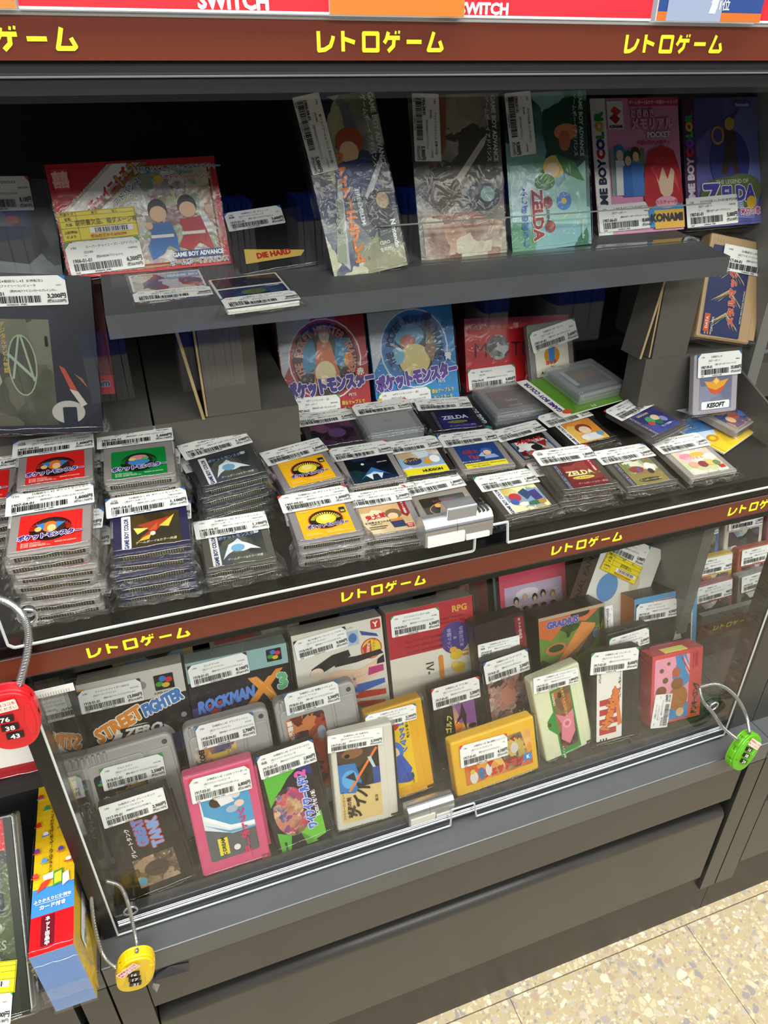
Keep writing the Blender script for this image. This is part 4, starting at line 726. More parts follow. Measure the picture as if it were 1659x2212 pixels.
boxed('pink game box with white side band and crimson hair shape, on the raised shelf', (0.4718, 0.5970, -0.1315), 22, 0, 113, 139, '#e79ac0', '#3a2c3a',
      [('r', -56, 0, -38, 139, '#f0efec'), ('t', 'GAME BOY', -47, 46, 13, '#231f4a', {'rot': 90, 'b': 0.06}), ('t', 'C', -47, 83, 13, '#c8202c', {'rot': 90, 'b': 0.08}), ('t', 'O', -47, 93, 13, '#3a2a8a', {'rot': 90, 'b': 0.08}), ('t', 'L', -47, 102, 13, '#2a9a4a', {'rot': 90, 'b': 0.08}), ('t', 'O', -47, 111, 13, '#d8b82a', {'rot': 90, 'b': 0.08}), ('t', 'R', -47, 121, 13, '#2a8a4a', {'rot': 90, 'b': 0.08}),
       ('r', -36, 108, -16, 136, '#f4f2f0'), ('p', [(-32, 126), (-27, 131), (-18, 126), (-24, 121)], '#e0502a'), ('p', [(-34, 119), (-27, 124), (-20, 118), (-26, 113)], '#b82430'), ('t', 'KONAMI', -26, 110.5, 4.2, '#1a1a1c', {'b': 0.05}), ('r', -8, 130, 56, 138, '#d4426a'), ('t', 'ゲームボーイ&カラー共通カートリッジ', 24, 134, 4.4, '#f8e9ef', {'sx': 0.82}),
       ('r', -36, 40, 8, 88, art(['#4a6a4a', '#6a8a5a', '#a9b88a', '#7a9a9a'], 40)), ('t', 'ときめき', 8, 123, 10, '#f0a9cc', {'out': '#5a4a5a', 'b': 0.05, 'sx': 0.8}), ('t', 'メモリアル', 20, 112, 13, '#f2a3cf', {'out': '#4a3a5a', 'b': 0.07, 'sx': 0.84}), ('t', 'POCKET', 28, 101, 8, '#f4e4ee', {'out': '#5a5a6a', 'b': 0.05}), ('t', '木漏れ日のメロディ', 20, 93, 5, '#c42a4a', {'b': 0.03}),
       ('e', -24, 84, 7, 8, '#3a7ab8'), ('e', -24, 81, 4.6, 5.6, '#eec8a8'), ('p', [(-30, 76), (-19, 76), (-17, 40), (-31, 40)], '#e4e6ec'), ('e', -14, 78, 6, 8, '#2f5a44'), ('e', -14, 75, 4, 5, '#eec8a8'), ('p', [(-21, 70), (-8, 70), (-6, 38), (-22, 38)], '#3a6fc0'), ('e', -4, 82, 6, 7, '#5a3030'), ('e', -4, 79, 4, 5, '#eec8a8'), ('p', [(-11, 73), (4, 73), (6, 38), (-10, 38)], '#4a7fcf'),
       ('p', [(4, 34), (6, 62), (14, 84), (30, 90), (46, 84), (54, 62), (56, 30), (44, 18), (14, 18)], '#c22a34'), ('p', [(14, 66), (30, 78), (46, 62), (52, 40), (40, 58), (24, 54)], '#d8535a'), ('p', [(20, 62), (26, 40), (34, 32), (42, 40), (46, 64), (34, 68)], '#f4d0b4'), ('p', [(18, 66), (24, 52), (30, 68), (36, 54), (42, 68), (47, 58), (46, 76), (20, 76)], '#cf3540'),
       ('p', [(8, 22), (30, 34), (56, 26), (56, 4), (10, 4)], '#3f8fd0'), ('r', 16, 2, 56, 22, '#e9b53a'), ('t', 'KONAMI', 32, 14, 11, '#1f1c24', {'b': 0.08}), ('e', 33, 30, 15, 6.5, '#f2b4c8'), ('t', 'カルチャー編', 33, 30, 5, '#d8305a')],
      [((-20.2, 17.5, 71.3, 28, 1.1), T('ときめきメモリアル POCKETカルチャー編', '1907-06-01', '99.03', 'ゲームボーイ/シミュレーション/', 8600, '#e4e6e6', 'DMGAT7JJ'))], 26, 34, k=0.853)
boxed('violet game box with lettered side band and green-ringed title, rightmost of its row', (0.5711, 0.5970, -0.1316), 22, 0, 110, 138, art(['#5a5aa0', '#6a6ab0', '#4a4a90', '#7f7fc0'], 14, 0.8), '#2c2440',
      [('r', -55, 0, -39, 138, '#5a2a55'), ('t', 'GAME BOY', -47, 46, 12, '#e4dcef', {'rot': 90, 'b': 0.06}), ('t', 'C', -47, 81, 12, '#d8324a', {'rot': 90, 'b': 0.08}), ('t', 'O', -47, 91, 12, '#6a5ad0', {'rot': 90, 'b': 0.08}), ('t', 'L', -47, 100, 12, '#3ab05a', {'rot': 90, 'b': 0.08}), ('t', 'O', -47, 108, 12, '#e0c03a', {'rot': 90, 'b': 0.08}), ('t', 'R', -47, 117, 12, '#3aa05a', {'rot': 90, 'b': 0.08}),
       ('p', [(-12, 10), (40, 6), (52, 40), (48, 120), (30, 132), (10, 110), (16, 60)], '#7480c4'), ('e', 8, 70, 28, 34, '#3f4590'), ('e', 9, 110, 7, 7, '#d8b25a'), ('p', [(2, 102), (16, 102), (18, 76), (22, 56), (14, 56), (9, 72), (3, 56), (-5, 56), (0, 78)], '#4a3a38'), ('e', -8, 98, 9, 10, '#c9963a'), ('e', -8, 98, 6.5, 7.5, '#4a4f98'),
       ('e', 6, 34, 42, 20, '#5a6a44'), ('e', 24, 38, 28, 18, '#64744c'), ('t', 'THE LEGEND OF', 10, 48, 6.2, '#cdd2b4'), ('t', 'Z', -18, 34, 34, '#4a3fa0', {'out': '#e9e4f2', 'b': 0.05, 'ob': 0.09, 'sh': -0.1}), ('t', 'ELDA', 18, 35, 23, '#4a44a8', {'out': '#e9e4f2', 'b': 0.05, 'ob': 0.09, 'sx': 0.86}), ('t', 'の伝説', 12, 22, 8, '#3f7aa8', {'out': '#dfe6ee'}), ('e', 36, 24, 7, 7, '#d8b23a'), ('t', '時空の章', 34, 14, 9, '#b03a6a', {'out': '#efe4ee', 'sx': 0.8}), ('r', 14, 126, 40, 133, '#5f66b0', 3), ('t', 'Nintendo', 27, 129.5, 5, '#dfe2f2', {'b': 0.03})],
      [((-20.4, 17.4, 72.1, 32, 1.2), T('ゼルダの伝説 ふしぎの木の実 時空の章', '1907-01-01', '01.02', ACT, 5000, '#e4e6e6', 'CGBPAZ8J'))], 26, 35, k=0.853)
o = boxed('wide red-framed game box with a diagonal white banner and yellow defect sticker', (0.0213, 0.5995, -0.1313), 16, -0.9, 136, 88, '#c4232c', '#8a1a20',
      [('r', -63, 3, 63, 83, '#a98c52'), ('r', -61.5, 4.5, 61.5, 81.5, '#8f1c24'), ('r', -60, 6, 60, 80, art(['#a9c4cf', '#d8c49a', '#7a9a7a', '#b8886a', '#dfe2da', '#8a5a6a'], 60, 1.0)), ('p', [(-66, 84), (-20, 84), (-66, 44)], '#b8222c'), ('p', [(-66, 48), (-66, 30), (6, 86), (-20, 86)], '#b4b4b8'), ('p', [(-66, 45), (-66, 33), (1, 86), (-16, 86)], '#e9e6e2'), ('p', [(-66, 30), (-66, 26), (12, 86), (6, 86)], '#8a7346'),
       ('t', 'スーパーチャイニーズ', -34, 57.5, 9.0, '#c22a34', {'rot': 38, 'b': 0.06, 'sx': 0.82}), ('t', '1・2', -7, 77, 13, '#c8923a', {'rot': 36, 'out': '#3a2f55', 'b': 0.05, 'sx': 0.8}), ('t', '3', 10, 79.5, 7, '#2f6fb0', {'rot': 10}), ('t', 'アドバンス', -9, 64, 6, '#37407a', {'rot': 38, 'out': '#f2f0ee'}), ('t', 'シリーズミリオンセラーゲーム', -40, 68, 4, '#f0d8b0', {'rot': 38}), ('r', -64, 68, -52, 84, '#d03a3c'), ('t', '囍', -58, 76, 13, '#f0b8a8', {'b': 0.03}),
       ('t', '1人用・カンフーアクションアドベンチャー', 36, 80, 4.6, '#2f3f7a', {'out': '#eef0f2', 'sx': 0.8}), ('t', 'スーチャイラビリンス', 40, 73, 5.4, '#c23a34', {'out': '#f2f0ea', 'sx': 0.8}), ('e', 18, 72, 3.4, 3.4, '#d8b23a'),
       ('e', 13, 48, 8, 9, '#221c1c'), ('e', 13, 45, 7, 6.4, '#e9bd9a'), ('p', [(4, 38), (22, 38), (25, 28), (26, 14), (18, 20), (12, 13), (2, 9), (0, 20), (5, 27)], '#2f6cb4'), ('r', 4, 26, 23, 28.5, '#f0f0ee'), ('e', 38, 50, 8, 9, '#221c1c'), ('e', 38, 47, 7, 6.4, '#e9bd9a'), ('p', [(30, 40), (48, 41), (52, 28), (56, 12), (44, 20), (36, 14), (26, 18), (32, 28)], '#bc2630'), ('r', 30, 27, 50, 29.5, '#f0f0ee'), ('e', 4, 36, 3, 3, '#e9bd9a'), ('e', 56, 46, 3.4, 4, '#e9bd9a'),
       ('r', 20, 8, 62, 14, '#26407c', 2), ('t', 'GAME BOY ADVANCE', 41, 11.2, 5, '#eef2f8', {'b': 0.04, 'sx': 0.88}), ('t', 'ゲームボーイアドバンス', 41, 4.8, 5.2, '#37407a', {'out': '#f0f0f2', 'sx': 0.88})],
      [((-36.2, 15.7, 60.2, 25.1, 1.5), T('スーパーチャイニーズ1・2アドバンス', '1906-01-01', '04.06', 'GBA/アクション/―]', 6300, GRN, 'AGBPBSAJ', GBA))], 20, 36, k=0.895)
defect_sticker(o, -35.8, 40.5, 61.2, 22.9, 0.7, '説明書欠品、箱ダメージ有', '税込価格から20%OFF')
FCP = 'ファミリーコンピュータ'
def fc(title, date, rel, genre, price, cc, code='HVC', mark=False): return (title, FCP, code, date, rel, 'ファミコン/' + genre, price, cc, mark)
o = put('game_cartridge', 'black cartridge in glossy wrap lying back between the red-framed box and tilted dark box', 'game cartridge', (0.1173, 0.5770, -0.1339), 40, -4.6)
fc_cart(o, '#17171a', 0.072, 0.060, [('r', -30, 10, 28, 42, '#141418', 1), ('p', [(-29, 11), (22, 11), (27, 16), (-27, 25)], '#b89a4a'), ('t', 'DIE HARD', -2, 17, 7, '#9a2226', {'b': 0.06})], 0.016, 41, True); o.scale = (0.881,) * 3
price_sticker(o, -9.5, 52.0, 52.4, 17.9, 0.9, fc('【※箱説なし※】ダイハード', '1917-01-01', '91.12', 'アクション/―]', 3600, BLU, mark=True))
o = boxed('red game box with a trainer disc, left of the blue one under the raised shelf', (0.1779, 0.6750, -0.3131), 20, 1.8, 93, 105, '#b21f2e', '#5a1620',
      [('p', [(-46, 104), (-46, 44), (-10, 104)], '#c3c5cc'), ('e', 1, 62, 39, 42, '#dfe1e6'), ('e', 1, 62, 37.5, 40.5, '#b21f2e'), ('e', 1, 62, 35, 38, '#3a2024'), ('e', 1, 60, 22, 24, '#241a20'), ('p', [(-22, 78), (-10, 84), (-6, 56), (-24, 48)], '#3a8ab8'), ('p', [(30, 82), (14, 84), (10, 56), (22, 54)], '#3a8ab8'), ('p', [(-6, 80), (2, 94), (8, 78), (16, 40), (-14, 36)], '#cf6a34'), ('e', 2, 88, 6, 9, '#e8d8c2'), ('e', 0, 48, 11, 13, '#ecd9a8'), ('e', 26, 60, 5, 8, '#e9a23a')]
      + [('t', ch, 1 + 29 * math.cos(math.radians(a)), 62 + 31 * math.sin(math.radians(a)), 11, '#d08a74', {'rot': a - 90, 'b': 0.04, 'sx': 0.72}) for ch, a in zip('THE POCKET MONSTER TRAINER', [205 - i * 9.2 for i in range(26)]) if ch != ' ']
      + [('t', 'ポケットモンスター', 4, 36, 17, '#3a2a86', {'out': '#e9d9ea', 'b': 0.08, 'ob': 0.13, 'sx': 0.62, 'rot': 5}), ('e', 37, 47, 6, 6, '#b21f2e'), ('t', '赤', 37, 47, 8, '#f2efe6', {'b': 0.04}), ('t', 'PETS', 26, 24, 4, '#d8dada'), ('t', '通信ケーブルで', 26, 16, 4.6, '#e9cf4a', {'sx': 0.8}), ('t', 'モンスターを', 26, 10, 4.6, '#e9cf4a', {'sx': 0.8}), ('t', 'とりかえっこ!', 26, 4.4, 4.6, '#e9cf4a', {'sx': 0.8}), ('r', 38, 4, 43, 14, '#d8b83a'), ('r', 39, 9, 42, 13, '#4a4a22')],
      [((-12.7, 13.6, 49.1, 24.4, -0.7), T('※ポケットモンスター（赤）', '1907-04-01', '96.02', RPG, 10000, GRN))], 24, 37, slv=True)
boxed('blue game box with a trainer disc, right of the red one under the raised shelf', (0.2790, 0.6750, -0.3126), 20, 0.3, 97, 104, '#2f86c8', '#223f7a',
      [('p', [(-48, 103), (-48, 40), (-8, 103)], '#c6ccd6'), ('e', 1, 62, 39, 42, '#dfe6ee'), ('e', 1, 62, 37.5, 40.5, '#2f86c8'), ('e', 1, 62, 35, 38, '#3f74b0'), ('e', 1, 60, 24, 26, '#1c2a44'), ('e', -4, 76, 17, 12, '#5fa6cf'), ('e', -6, 70, 9, 7, '#b86a54'), ('e', 0, 50, 18, 17, '#e2d08a'), ('e', 23, 66, 9, 11, '#7fb6d8'), ('e', -19, 56, 8, 9, '#7fb6d8'), ('r', 14, 82, 24, 94, '#9a9a92', 3), ('e', 18, 94, 6, 4, '#3a3a38'), ('p', [(12, 60), (22, 84), (26, 60), (20, 44)], '#8a6a4a')]
      + [('t', ch, 1 + 29 * math.cos(math.radians(a)), 62 + 31 * math.sin(math.radians(a)), 11, '#1f3a5e', {'rot': a - 90, 'b': 0.04, 'sx': 0.72}) for ch, a in zip('THE POCKET MONSTER TRAINER', [205 - i * 9.2 for i in range(26)]) if ch != ' ']
      + [('t', 'ポケットモンスター', 0, 32, 17, '#5a3a9a', {'out': '#eadff2', 'b': 0.08, 'ob': 0.13, 'sx': 0.62, 'rot': 5}), ('t', '青', 38, 50, 9, '#eef4fa', {'b': 0.04, 'out': '#2a4f8a'}), ('t', 'PETS', 28, 24, 4, '#d8dada'), ('t', '通信ケーブルで', 28, 14, 4.8, '#e9cf4a', {'sx': 0.8}), ('t', 'モンスターを', 28, 7, 4.8, '#e9cf4a', {'sx': 0.8}), ('r', -48, 0, -43, 14, '#e0b62a')],
      [((-15.8, 8.4, 59.8, 23.2, 0.1), T('※ポケットモンスター（青）', '1907-04-01', '99.10', RPG, 8500, GRN))], 24, 38)
boxed('crinkly wrapped red game box with black lettering and a grey globe', (0.4116, 0.6920, -0.3162), 20, 3.5, 134, 81, '#c51f28', '#8a1a2a',
      [('r', -67, 74, 67, 81, '#a01c4a'), ('t', 'GAME BOY ADVANCE', -38, 71, 5.5, '#a8623a', {'b': 0.04}), ('t', 'M', -49, 46, 24, '#241c1e', {'b': -0.01}), ('e', -26, 48, 14, 14, art(['#4a4a48', '#8a8a88', '#2a2a2a', '#c2c2c0'], 70)), ('t', 'TH', 4, 46, 23, '#241c1e', {'b': -0.01, 'sx': 0.95}), ('t', 'ER', 36, 46, 23, '#241c1e', {'b': -0.01}), ('t', '1+2', 56, 30, 10, '#e9d8a0')],
      [((-35.2, 14.8, 60.3, 23.0, 3.4), T('MOTHER1+2', '1906-04-01', '03.06', 'GBA/ロールプレイング/―]', 6800, GRN, 'AGBPA9UJ', GBA))], 20, 39)
o = put('game_cartridge', 'grey cartridge with cream label standing in front of the red wrapped box', 'game cartridge', (0.4430, 0.6700, -0.3010), 20, -1.8)
gb_cart(o, '#7c7a78', label=('#dcd6c4', [('e', 0, 27, 10, 10, '#c98a2a'), ('p', [(-4, 36), (4, 36), (3, 20), (-4, 20)], '#3f7ac0'), ('t', 'ヨッチ', -2, 19, 5, '#b02a30', {'b': 0.06}), ('t', 'A.I.', -13, 9, 4.4, '#2a2a2a', {'b': 0.05, 'sh': 0.2}), ('t', 'DMG-JBA', 11, 12.5, 2.4, '#3a3a3a'), ('t', 'Part 1', 0, 14.6, 2.6, '#5a3a2a')]), W=0.057, Hh=0.064, seed=40); price_sticker(o, 4.2, 48, 60.3, 23, 9.0, T('【※箱説なし※】ペルペル', '1907-01-01', '90.11', ACT, 3600, GRN, 'DMGJBA'))
k = 0.9417
o = put('boxed_cartridge', 'tan long cartridge with navy label and chevrons at the right end', 'game cartridge', (0.6098 * k, 0.5650, -0.2393), 20, 12.8); o.scale = (0.883,) * 3
fc_cart(o, '#b89a72', 0.086, 0.116, [('r', -38, 4, 18, 104, '#28315f', 2)] + [('p', [(-32 + q, 12 + a), (-6, 28 + a - q * 0.4), (14 - q, 8 + a), (12 - q, 12 + a), (-6, 24 + a + q * 0.1), (-28 + q, 14 + a)], c) for a in (4, 30, 56) for q, c in ((0, '#c2b27a'), (5, '#8f8656'), (10, '#c2b27a'))] + [('t', 'メタルマックス', -2, 54, 11, '#cf5a42', {'rot': 96, 'b': 0.07, 'out': '#eee2d2', 'sx': 0.98}), ('r', -36, 8, -28, 28, '#c85a3a'), ('t', 'DATA', -32, 18, 5, '#f0e6d8', {'rot': 90}), ('t', 'DFC-MX', -24, 17, 4.4, '#d8d6d0', {'rot': 90}), ('t', 'METAL MAX ROLE PLAYING', 15, 40, 3, '#c9c6ba', {'rot': 90})], 0.017, 42)
price_sticker(o, 20, 92, 88, 28.6, 0.0, fc('【※箱説なし※】メタルマックス', '1917-04-01', '91.05', 'ロールプレイング/―]', 4300, '#e4e6e6', 'DFC2M'))
o = put('game_cartridge', 'pale grey cartridge with orange winged emblem and white maker panel, right end', 'game cartridge', (0.5610, 0.5420, -0.3085), 18, 2.2); o.scale = (0.9,) * 3
gb_cart(o, '#a7a1a8', W=0.063, Hh=0.069, label=(art(['#7e8098', '#8e90a8', '#6c6e88'], 40), [('p', [(-17, 38), (-6, 37), (0, 42), (6, 37), (18, 39), (10, 30), (0, 24), (-10, 30)], '#e0a03a'), ('p', [(-12, 31), (0, 27), (13, 32), (8, 25), (0, 22), (-8, 25)], '#cf5a34'), ('p', [(-4, 37), (0, 41), (4, 37), (0, 33)], '#f0c86a'), ('r', -20, 5.5, 20, 14.5, '#f0f0f0', 1.5), ('t', 'KESOFT', 0, 10, 7.0, '#22222e', {'b': 0.06, 'sh': 0.2, 'sx': 1.02})]), lw=0.046, lh=0.043, seed=43)
price_sticker(o, 3.4, 56.5, 62, 27, 0.3, T('【※箱説なし※】', '1907-99-01', '91.12', 'ゲームボーイ/シューティング/', 35000, BLU, 'DMGKE'))
boxed('thin red game box on edge behind the big dark wrapped one', (-0.0374, 0.6320, -0.2380), 15, 3.2, 23, 96, '#7a1c2a', '#5a1420', [('t', 'GAME BOY ADVANCE', 0, 56, 6.5, '#a8505a', {'rot': -90}), ('r', -11.4, 0, 11.4, 16, '#c02030'), ('t', 'em', 3, 10, 8, '#2f3a7a', {'b': 0.06, 'out': '#d8dae6'})], (), 30, 44, False)
o = boxed('big dark wrapped cartridge box with a pale star circle, left edge', (-0.0801, 0.5700, -0.2400), 12, 6.8, 84, 118, art(['#1a1c26', '#2a2e38', '#22242c'], 20), '#15161c',
      [('r', -42, 6, 10, 86, art(['#4a4a3e', '#5a584a', '#38392f', '#6a6a5a'], 30)), ('e', -11, 52, 10, 23, '#8fa08a'), ('e', -11, 52, 9, 22, '#4a4a3e'), ('p', [(-11, 74), (-9.6, 74), (-3, 40), (-4.6, 40)], '#8fa08a'), ('p', [(-11, 74), (-12.4, 74), (-19, 42), (-17.4, 42)], '#8fa08a'), ('p', [(-20, 62), (-2, 42), (-3, 40), (-21, 60)], '#8fa08a'), ('v', 'デジタルデビル物語', -22, 82, 4, '#b8a04a'), ('p', [(-40, 40), (-30, 62), (-26, 40), (-34, 26)], '#8a927f'), ('e', 18, 16, 12, 9, '#a8a4a0'), ('p', [(14, 52), (18, 50), (26, 32), (22, 30)], '#a84a3e'), ('p', [(24, 46), (30, 42), (34, 34)], '#8a5a4a'), ('p', [(20, 34), (26, 32), (32, 22), (28, 20)], '#b5aca4'), ('r', 6, 66, 8, 74, '#15161c', 1), ('r', 14, 4, 24, 20, '#262a36', 1)], [((-6.3, 106, 62, 21, 3.5), fc('【※箱説なし※】女神転生2', '1917-04-01', '90.04', 'ロールプレイング/―', 3200, BLU))], 30, 45)
boxed('dark box with torn-looking grey picture and a white sticker, far left of the upper case', (-0.0815, 0.6350, -0.1560), 12, 5.5, 66, 92, art(['#22242e', '#7a7f88', '#3a3f4c', '#9aa0a6', '#2a2c3a'], 20, 1.2), '#17181e', [('r', -33, 0, 33, 22, '#2c3460'), ('p', [(-33, 56), (20, 58), (26, 44), (10, 30), (-33, 34)], '#34363c'), ('e', 2, 62, 5, 3, '#a86a44')], [((-2.4, 80, 40, 24, 3.9), T('OPERATION CHOCOLATE', '1907-01-01', '98.11', 'シミュレーション/―]', 8100, REDC))], 16, 46, False)
def card_pack(label, pos, lean, spin, ops, price, date, title, tcz, seed):
    o = put('game_card_pack', label, 'game card', pos, lean, spin); o.scale = (0.888,) * 3; m = MB(); m.slab(rrect(-0.0300, 0.0300, 0, 0.066, 0.001), 0, 0.004, mat('#e8e6e0', 0.4), 0.0005); m.build('card_case', o)
    l = MB(); draw(l, ops); l.build('cover_print', o); sleeve(o, 0.062, 0.066, 0.005, seed=seed, flap=0.003); price_sticker(o, 0, tcz, 62, 20.5, 0, (title, 'PCエンジン Huカード', 'HUCARD', date, '90.02', 'PCエンジン/アクション/―]', price, BLU))
card_pack('white-framed game card with dark blue space picture, overhanging the raised shelf edge', (0.0901, 0.5120, -0.1420), 82, -4.5, [('r', -28, 2, 28, 40, '#1c3560', 1), ('r', -28, 43, 28, 63, '#22283a', 1), ('e', 0, 30, 11, 5, '#5a6a3a'), ('t', 'VOLUME', 18, 38, 3, '#c8cfdc'), ('r', -28, 43, -14, 63, '#4a3a48')], 900, '1920-06-01', '【※箱説なし※】パロディウス', 10, 51)
card_pack('white-framed game card with colourful crowd picture, under the red-framed box', (0.0309, 0.5335, -0.1394), 82, -1.9, [('r', -28, 2, 28, 63, art(['#b8a49a', '#c8c8cc', '#a84a4a', '#5a6a8a', '#d8d2c2'], 60), 1), ('r', 0, 50, 28, 62, '#8fa4c4'), ('t', 'GAME BO', 14, 56, 6, '#e8ecf2', {'b': 0.05})], 900, '1920-09-01', '【※箱説なし※】ワールドビーチバレー', 14, 52)

# ---------------------------------------------------------------- lower case
SF = 'スーパーファミコン'
def sf(title, date, rel, genre, price, cc, code='SHVC'): return (title, SF, code, date, rel, SF + '/' + genre, price, cc)
def settle(pos, lean, Hh, tags, zf=-0.7045):
    """slide the item along its own slope until its front bottom edge is on the floor"""
    c, s = math.cos(math.radians(lean)), math.sin(math.radians(lean)); d = (zf - pos[2]) / c
    return (pos[0], pos[1] + d * s, zf), Hh - d * 1e3, [((r[0], r[1] - d * 1e3, *r[2:]), q) for r, q in tags], -d * 1e3
def shift(ops, dz):
    out = []
    for op in ops:
        op = list(op)
        if op[0] in ('r', 'bar'): op[2] += dz; op[4] += dz
        elif op[0] == 'e': op[2] += dz
        elif op[0] == 'p': op[1] = [(a, b + dz) for a, b in op[1]]
        else: op[3] += dz
        out.append(tuple(op))
    return out
def lower_fc(label, pos, spin, W, Hh, col, ops, tags, seed, land=False, T_=0.0155, lean=18, notch='#1c1a1a'):
    pos, Hh, tags, dz = settle(pos, lean, Hh, tags); o = put('game_cartridge', label, 'game cartridge', pos, lean, spin)
    fc_cart(o, col, W / 1e3, Hh / 1e3, shift(ops, dz), T_, seed, land, notch=notch)
    for r, d in tags: price_sticker(o, *r, d, y=-0.0020)
    return o
lower_fc('black long cartridge with blue-red block lettering at the front left corner', (-0.0749, 0.470, -0.7012), -4.6, 66, 108, '#242120',
    [('r', -18, 7, 22, 86, '#2a2624', 1.5), ('r', -18, 7, 22, 40, art(['#8a7258', '#a8886a', '#4a3f34', '#c2a584', '#6a5644'], 60, 1.0)), ('e', 2, 24, 12, 9, '#4a3c30'), ('e', -14, 14, 4, 5, '#5a9ab8'), ('t', 'GREAT', -3, 68, 13, '#5f86c0', {'rot': 90, 'out': '#c03a3a', 'b': 0.07, 'ob': 0.13, 'sx': 0.75}), ('t', 'TANK', 10, 64, 14, '#7fa0cc', {'rot': 90, 'out': '#c03a3a', 'b': 0.07, 'ob': 0.13, 'sx': 0.85}), ('t', 'グレートタンク', -14, 60, 5, '#d8d8d4', {'rot': 90, 'b': 0.04}), ('t', 'SFX-TV', 18, 36, 4, '#2a2018', {'rot': 90})],
    [((-0.8, 97.6, 60.3, 24.6, -2.2), fc('【※箱説なし※】グレートタンク', '1917-99-01', '88.07', 'その他/―]', 2900, '#e6e6e4'))], 61)
lower_fc('bright pink long cartridge with blue and white ball-game label', (0.0011, 0.470, -0.6975), -0.8, 70, 111, '#d9577f',
    [('r', -24, 7, 26, 104, '#5d5f63', 3), ('p', [(-24, 104), (-24, 46), (2, 34), (26, 34), (26, 104)], '#dfe4e8'), ('p', [(-24, 104), (-22, 60), (-12, 50), (4, 43), (26, 42), (26, 104)], '#4d9cc9'), ('p', [(-24, 58), (0, 40), (26, 38), (26, 41), (2, 44), (-22, 62)], '#f0f2f4'), ('p', [(-24, 52), (0, 35), (26, 34), (26, 36), (0, 38)], '#5fa6d0'), ('e', -8, 74, 7, 6, '#3a2a28'), ('e', -4, 80, 6, 5, '#e9c4a4'), ('p', [(-14, 96), (2, 90), (10, 70), (-4, 68)], '#e8e4e4'), ('e', 12, 78, 5, 5, '#d8d4d6'), ('e', 14, 66, 5, 4, '#e6c8b0'), ('e', 6, 62, 6, 4, '#a8b8cc'),
     ('r', -14, 12, -4, 32, '#e6d53a'), ('t', 'C·DREAM', -9, 22, 5, '#2a2a2a', {'rot': 90, 'b': 0.05}), ('v', 'ソフトボール', 14, 56, 8.6, '#d03a68', {'b': 0.07}), ('e', 4, 17, 3.4, 3.4, '#e9e4e0')],
    [((0.2, 93.2, 59.5, 27.3, -1.8), fc('【※箱説なし※】1 LOVE ソフトボール', '1917-03-01', '89.12', 'スポーツ/―]', 6800, REDC))], 62, notch='#a83a5a')
lower_fc('black long cartridge with lime green corners and crowd label', (0.0746, 0.470, -0.7129), -4.3, 62, 121, '#26231f',
    [('r', -26, 4, 24, 98, '#241f2c', 2), ('p', [(-26, 98), (24, 98), (24, 84), (8, 98)], '#2d2f7a'), ('p', [(-26, 98), (-26, 62), (-2, 90), (10, 98)], '#5cb43a'), ('p', [(-26, 4), (-26, 30), (-12, 22), (-16, 4)], '#5cb43a'), ('p', [(24, 40), (24, 10), (2, 4), (14, 4), (-2, 22)], '#6cc43e'), ('e', -6, 50, 19, 30, art(['#7a4a3a', '#c88a6a', '#c23a5a', '#4a4a8a', '#e0b888', '#3a2a2a'], 75, 0.8)), ('t', 'ワイワイワールド2', 12, 54, 11, '#4a6fd0', {'rot': 90, 'out': '#efe9f4', 'b': 0.07, 'ob': 0.13, 'sx': 0.70}), ('t', '2', 11, 90, 15, '#d85aa8', {'rot': 78, 'out': '#2a2a6a', 'b': 0.07}), ('t', 'SOS!!パセリ城', 20, 50, 5.2, '#efe9f0', {'rot': 90, 'b': 0.05}), ('t', 'KONAMI', -20, 10, 3.4, '#1c2a1a', {'rot': 90, 'b': 0.04})],
    [((2.2, 112.0, 59.6, 26.8, -0.9), fc('【※箱説なし※】ワイワイワールド2', '1917-01-01', '91.01', 'アクション/―]', 1800, BLU, mark=True))], 63)
lower_fc('ivory long cartridge with slashed black lettering on yellow and blue label', (0.1459, 0.470, -0.7023), 2.3, 70, 113, '#d8d2c4',
    [('r', -29, 6, 17, 96, '#d9bd7c', 2), ('r', -29, 46, 17, 96, '#2a241f'), ('p', [(-29, 96), (17, 96), (17, 86), (-6, 70), (-29, 80)], '#4a3a30'), ('e', -12, 88, 12, 6, '#8a5a3c'), ('e', -18, 86, 3, 2.4, '#171412'), ('p', [(-29, 78), (-10, 76), (-4, 52), (-12, 40), (-29, 44)], '#2f74b8'), ('e', -17, 58, 9, 11, '#5aa4d8'), ('p', [(-20, 44), (14, 90), (16, 88), (-17, 43)], '#e07a34'), ('p', [(4, 80), (12, 60), (14, 62), (8, 80)], '#b8cad4'), ('p', [(-22, 62), (-10, 54), (-12, 66)], '#1e2a3a'), ('r', 9, 46, 17, 66, '#2d4a90'),
     ('v', '忍者', 11, 30, 4, '#3a2a20'), ('t', 'サイバー', -7, 34, 19, '#191512', {'rot': 68, 'b': 0.05, 'sx': 0.72, 'sh': 0.25}), ('t', '六三四の剣', -20, 24, 5.2, '#3a2a1c', {'rot': 90, 'b': 0.04}), ('t', 'KYO-NX', -15, 20, 3.4, '#6a5234', {'rot': 90}), ('t', 'ファミリーコンピュータ', -26, 28, 3.2, '#4a3822', {'rot': 90})],
    [((-7.6, 103.7, 60.3, 20.1, -3.9), fc('【※箱説なし※】忍者外伝', '1917-01-01', '90.10', 'アクション/―]', 3200, '#e6e6e4'))], 64)
